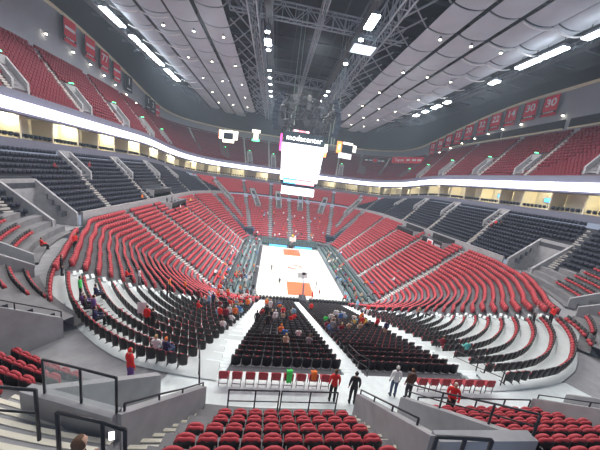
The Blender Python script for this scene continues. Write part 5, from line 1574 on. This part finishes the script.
  (10.27, 4.02, 0.27, 's', 'WHT', 'DEN', 'BRN', None),
  (9.33, -18.52, 1.0, 't', 'RED', 'GRY', 'BRN', None),
  (9.21, 3.75, 0.01, 's', 'TAN', 'GRY', 'BLK', None),
  (9.78, 7.62, 0.01, 's', 'TAN', 'GRY', 'WHT', None),
  (8.74, -13.35, -0.02, 't', 'LBL', 'BLK', 'BLD', None),
  (10.95, -3.94, 0.27, 't', 'BLU', 'GRY', 'BLK', None),
  (10.64, 9.69, 0.27, 't', 'ORG', 'DEN', 'BLD', None),
  (8.32, -15.84, -0.02, 's', 'LBL', 'DEN', 'WHT', None),
  (10.15, -1.48, 0.27, 't', 'WHT', 'GRY', 'BLD', None),
  (12.14, 9.3, 0.53, 't', 'WHT', 'DEN', 'BLD', None),
  (9.35, -8.76, 0.01, 't', 'BLK', 'BLK', 'BLK', None),
  (11.2, 0.6, 0.27, 't', 'RED', 'GRY', 'BLK', None),
  (9.41, 4.72, 0.01, 't', 'WHT', 'DEN', 'BRN', None),
  (10.95, 12.32, 0.27, 't', 'TAN', 'GRY', 'BLK', None),
  (7.73, -22.02, 2.43, 's', 'LBL', 'GRY', 'WHT', None),
  (9.64, -6.13, 0.01, 't', 'BLK', 'DEN', 'BLK', None),
  (9.21, 5.9, 0.01, 's', 'TAN', 'BLK', 'BLD', None),
  (9.18, -7.74, 0.01, 's', 'LBL', 'GRY', 'BLK', None),
  (9.39, -7.48, 0.01, 't', 'ORG', 'DEN', 'BLD', None),
  (10.86, -5.54, 0.27, 's', 'MAR', 'GRY', 'BLK', None),
  (10.93, -16.46, 0.27, 't', 'TAN', 'GRY', 'BLD', None),
  (6.95, -24.64, 3.38, 't', 'WHT', 'DEN', 'BLK', None),
  (11.2, 10.57, 0.53, 't', 'WHT', 'DEN', 'BLK', None),
  (10.15, -14.72, 0.27, 's', 'TAN', 'GRY', 'BLK', None),
  (9.73, 1.65, 0.01, 't', 'BLK', 'BLK', 'BLD', None),
  (11.48, 5.05, 0.53, 's', 'WHT', 'GRY', 'BLK', None),
  (10.17, -10.38, 0.27, 't', 'BLK', 'GRY', 'BLD', None),
  (-11.02, -34.27, 7.19, 't', 'LBL', 'BLK', 'WHT', None),
  (-11.21, -30.27, 5.76, 't', 'MAR', 'GRY', 'BLK', None),
  (-10.39, -28.24, 4.81, 't', 'RED', 'GRY', 'WHT', None),
  (-11.0, -18.37, 1.0, 't', 'TAN', 'GRY', 'BLK', None),
  (-10.49, -16.07, 0.27, 't', 'GRY', 'GRY', 'BLK', None),
  (-10.12, -15.91, 0.01, 't', 'RED', 'GRY', 'BRN', None),
  (-8.66, -35.69, 7.67, 's', 'ORG', 'BLK', 'WHT', None),
  (-9.15, -29.49, 5.29, 't', 'BLK', 'DEN', 'BLD', None),
  (-6.98, -31.7, 5.87, 't', 'MAR', 'GRY', 'BRN', None),
  (-10.05, -29.47, 5.29, 't', 'TAN', 'GRY', 'BLD', None),
  (-10.14, -20.76, 1.95, 't', 'WHT', 'DEN', 'BLK', None),
  (-8.81, -25.77, 3.86, 's', 'RED', 'DEN', 'BLK', None),
  (-11.25, -30.33, 5.76, 's', 'TAN', 'DEN', 'WHT', None),
  (-9.98, -32.12, 6.24, 't', 'LBL', 'DEN', 'BLK', None),
  (-10.57, -34.36, 7.19, 's', 'WHT', 'DEN', 'WHT', None),
  (-9.98, -23.17, 2.9, 't', 'WHT', 'GRY', 'BLD', None),
  (-9.48, -18.57, 1.0, 't', 'WHT', 'BLK', 'BRN', None),
  (-10.08, -26.83, 4.33, 't', 'RED', 'DEN', 'BLK', None),
  (-9.94, -35.68, 7.67, 's', 'MAR', 'BLK', 'BLK', None),
  (-7.01, -30.88, 5.53, 't', 'RED', 'BLK', 'BRN', None),
  (-8.22, -16.22, -0.02, 's', 'WHT', 'GRY', 'BLD', None),
  (-7.24, -24.62, 3.38, 's', 'GRY', 'BLK', 'BLK', None),
  (0.24, -33.56, 6.53, 't', 'LBL', 'DEN', 'BLK', None),
  (1.26, -35.15, 7.19, 't', 'TAN', 'GRY', 'BLD', None),
  (1.87, -34.21, 6.86, 't', 'GRY', 'BLK', 'BRN', None),
  (-1.41, -36.97, 7.85, 's', 'GRY', 'DEN', 'BLK', None),
  (3.84, -34.46, 6.86, 't', 'BLK', 'BLK', 'WHT', None),
  (1.63, -30.92, 5.53, 's', 'WHT', 'BLK', 'BLK', None),
  (1.54, -32.73, 6.2, 's', 'BLU', 'GRY', 'WHT', None),
  (4.14, -31.74, 5.87, 's', 'ORG', 'BLK', 'BLK', None),
  (3.05, -32.74, 6.2, 't', 'LBL', 'DEN', 'WHT', None),
  (2.0, -31.67, 5.87, 's', 'WHT', 'GRY', 'BLK', None),
  (2.93, -30.91, 5.53, 't', 'WHT', 'BLK', 'BLK', None),
  (0.2, -36.13, 7.52, 't', 'MAR', 'DEN', 'BLD', None),
  (2.33, -34.29, 6.86, 's', 'RED', 'GRY', 'BLK', None),
  (-0.55, -35.1, 7.19, 's', 'TAN', 'GRY', 'WHT', None),
  (-6.54, -35.98, 7.52, 's', 'BLK', 'BLK', 'BRN', None),
  (-5.47, -34.49, 6.86, 's', 'WHT', 'GRY', 'WHT', None),
  (-4.93, -32.77, 6.2, 't', 'TAN', 'DEN', 'BLK', None),
  (-4.75, -30.86, 5.53, 't', 'WHT', 'BLK', 'BLK', None),
  (-4.55, -26.53, 3.88, 't', 'ORG', 'BLK', 'BLK', None),
  (-4.64, -29.21, 4.87, 't', 'GRY', 'BLK', 'BLD', None),
  (-4.84, -31.68, 5.87, 's', 'LBL', 'BLK', 'BLK', None),
  (-3.87, -33.51, 6.53, 't', 'RED', 'BLK', 'BRN', None),
  (-4.57, -24.86, 3.22, 't', 'BLU', 'GRY', 'BRN', None),
  (-5.7, -31.71, 5.87, 't', 'BLK', 'BLK', 'BLD', None),
]

def zone(x, y):
    if y > 25: return 'far end stand'
    if abs(x) < 8.7 and abs(y) < 15.7: return 'court'
    if y > -17 and abs(x) < 14: return ('left' if x < 0 else 'right')+' courtside rows'
    if y > -17: return ('left' if x < 0 else 'right')+' side stand'
    if abs(x) < 10: return 'near end rows'
    return ('left' if x < 0 else 'right')+' corner rows'
SP = np.array([s[:5] for s in LOW]+[s[:5] for s in REST]+[s[:5] for s in CLUB]); taken = set()
seen = {}; placed = []
for k, (x, y, z, pose, a, b, h, lab) in enumerate(PEOPLE):
    random.seed(k)
    if y > 21 and abs(abs(x)-(y-8.2)) < 2.2: continue
    if lab and 'hooded' in lab: y += .55
    while any(math.hypot(x-q[0], y-q[1]) < .5 for q in placed): x += .55
    d2 = (SP[:, 0]-x)**2+(SP[:, 1]-y)**2+(SP[:, 2]-z)**2*.5; face = None
    for j in np.argsort(d2)[:12]:
        if d2[j] > 1.3: break
        if int(j) in taken: continue
        taken.add(int(j)); q = SP[j]; off = .30 if pose != 't' else .16
        x, y, z = float(q[0]+q[3]*off), float(q[1]+q[4]*off), float(q[2]); face = math.atan2(-q[3], q[4]); break
    placed.append((x, y)); grp = None
    if abs(x) < 8.5 and abs(y) < 15.7: z = .1
    if not lab:
        zn = zone(x, y); base = '%s person in %s and %s trousers %s in the %s' % (HN[h], CN[a], CN[b], 'seated' if pose == 't' else 'standing', zn)
        n = seen[base] = seen.get(base, 0)+1
        lab = base if n == 1 else base.replace(' in the ', ', %s such, in ' % ordinal(n))
        grp = 'spectators in the '+zn
    if abs(x) > 12 and y > -20: rz = (math.pi/2 if x > 0 else -math.pi/2)
    elif y < -16: rz = 0 if abs(x) < 12 else (.6 if x > 0 else -.6)
    elif y > 16: rz = math.pi
    else: rz = random.uniform(0, 6.28)
    if face is not None: rz = face
    rz += random.uniform(-.3, .3)
    if 'staff' in lab: rz = 2.6
    if 'usher in a red jacket' in lab: rz = -1.8
    person(x, y, z, pose, a, b, h, lab, rz, grp, SKIND if random.random() < .25 else SKIN)
# the white sheet held up by the person in red
x, y, z = bpy.data.objects['person'].location
mb = MB(); mb.grid([[(x-.75+.12*j, y+.25+.03*math.sin(j*1.3), z+.95+.16*i) for j in range(6)] for i in range(6)], C_WHT)
mb.grid([[(x-.75+.12*j, y+.265+.03*math.sin(j*1.3), z+.95+.16*i) for j in range(5, -1, -1)] for i in range(6)], C_WHT)
tag(mb.build('paper_sheet'), 'white sheet held up beside the person in the red shirt', 'sheet')
# person looking at a phone at the lower left
person(-9.22, -52.95, 15.70, 'w', 'BLK', 'DEN', 'BRN', 'brown-haired person looking at a glowing phone in the lower left foreground', -.3)
t = empty('phone', (-9.04, -52.6, 17.02), .2, 'glowing phone held up in the lower left foreground', 'phone')
mb = MB(); mb.box(-.04, .04, 0, .01, -.08, .08, STEEL); mb.build('casing', t)
mb = MB(); mb.box(-.036, .036, -.003, 0, -.075, .075, LETTER); mb.build('screen', t)
# things left on the platform chairs
def drape(x, y, z, m, label, name, h=.55):
    mb = MB(); rows = []
    for i in range(7):
        f = i/6; yy = y-.24-.05*f if i > 2 else y-.1-.06*i; zz = z+.98-(0 if i < 3 else (f-.33)*h*1.5)
        rows.append([(x+(j-3)*.055*(1-.25*f), yy+.02*math.sin(j*2+i), zz+.02*math.cos(j*1.7)) for j in range(7)])
    mb.grid(rows, m); mb.grid([[(p[0], p[1]+.02, p[2]-.01) for p in r[::-1]] for r in rows], m)
    tag(mb.build(name, None, True), label, name.replace('_', ' '))
drape(-5.35, -45.35, WALK_Z, C_GRN, 'bright green cloth hanging over the back of a platform chair', 'green_jacket', .6)
drape(-4.15, -45.35, WALK_Z, C_ORG, 'orange cloth hanging over a platform chair near the right end', 'orange_jacket', .4)

# haze volume added to imitate the veil of lens flare
hz = bpy.data.materials.new('veil_haze'); hz.use_nodes = True; nt = hz.node_tree
for n in list(nt.nodes): nt.nodes.remove(n)
vo = nt.nodes.new('ShaderNodeVolumeScatter'); vo.inputs['Color'].default_value = (.72, .86, 1, 1); vo.inputs['Density'].default_value = HAZE; vo.inputs['Anisotropy'].default_value = .2
om = nt.nodes.new('ShaderNodeOutputMaterial'); nt.links.new(vo.outputs[0], om.inputs['Volume'])
mb = MB(); mb.box(-55, 55, -60, 73, .2, 56, hz); tag(mb.build('haze'), 'thin pale haze hanging in the air of the whole arena', 'haze', kind='stuff')
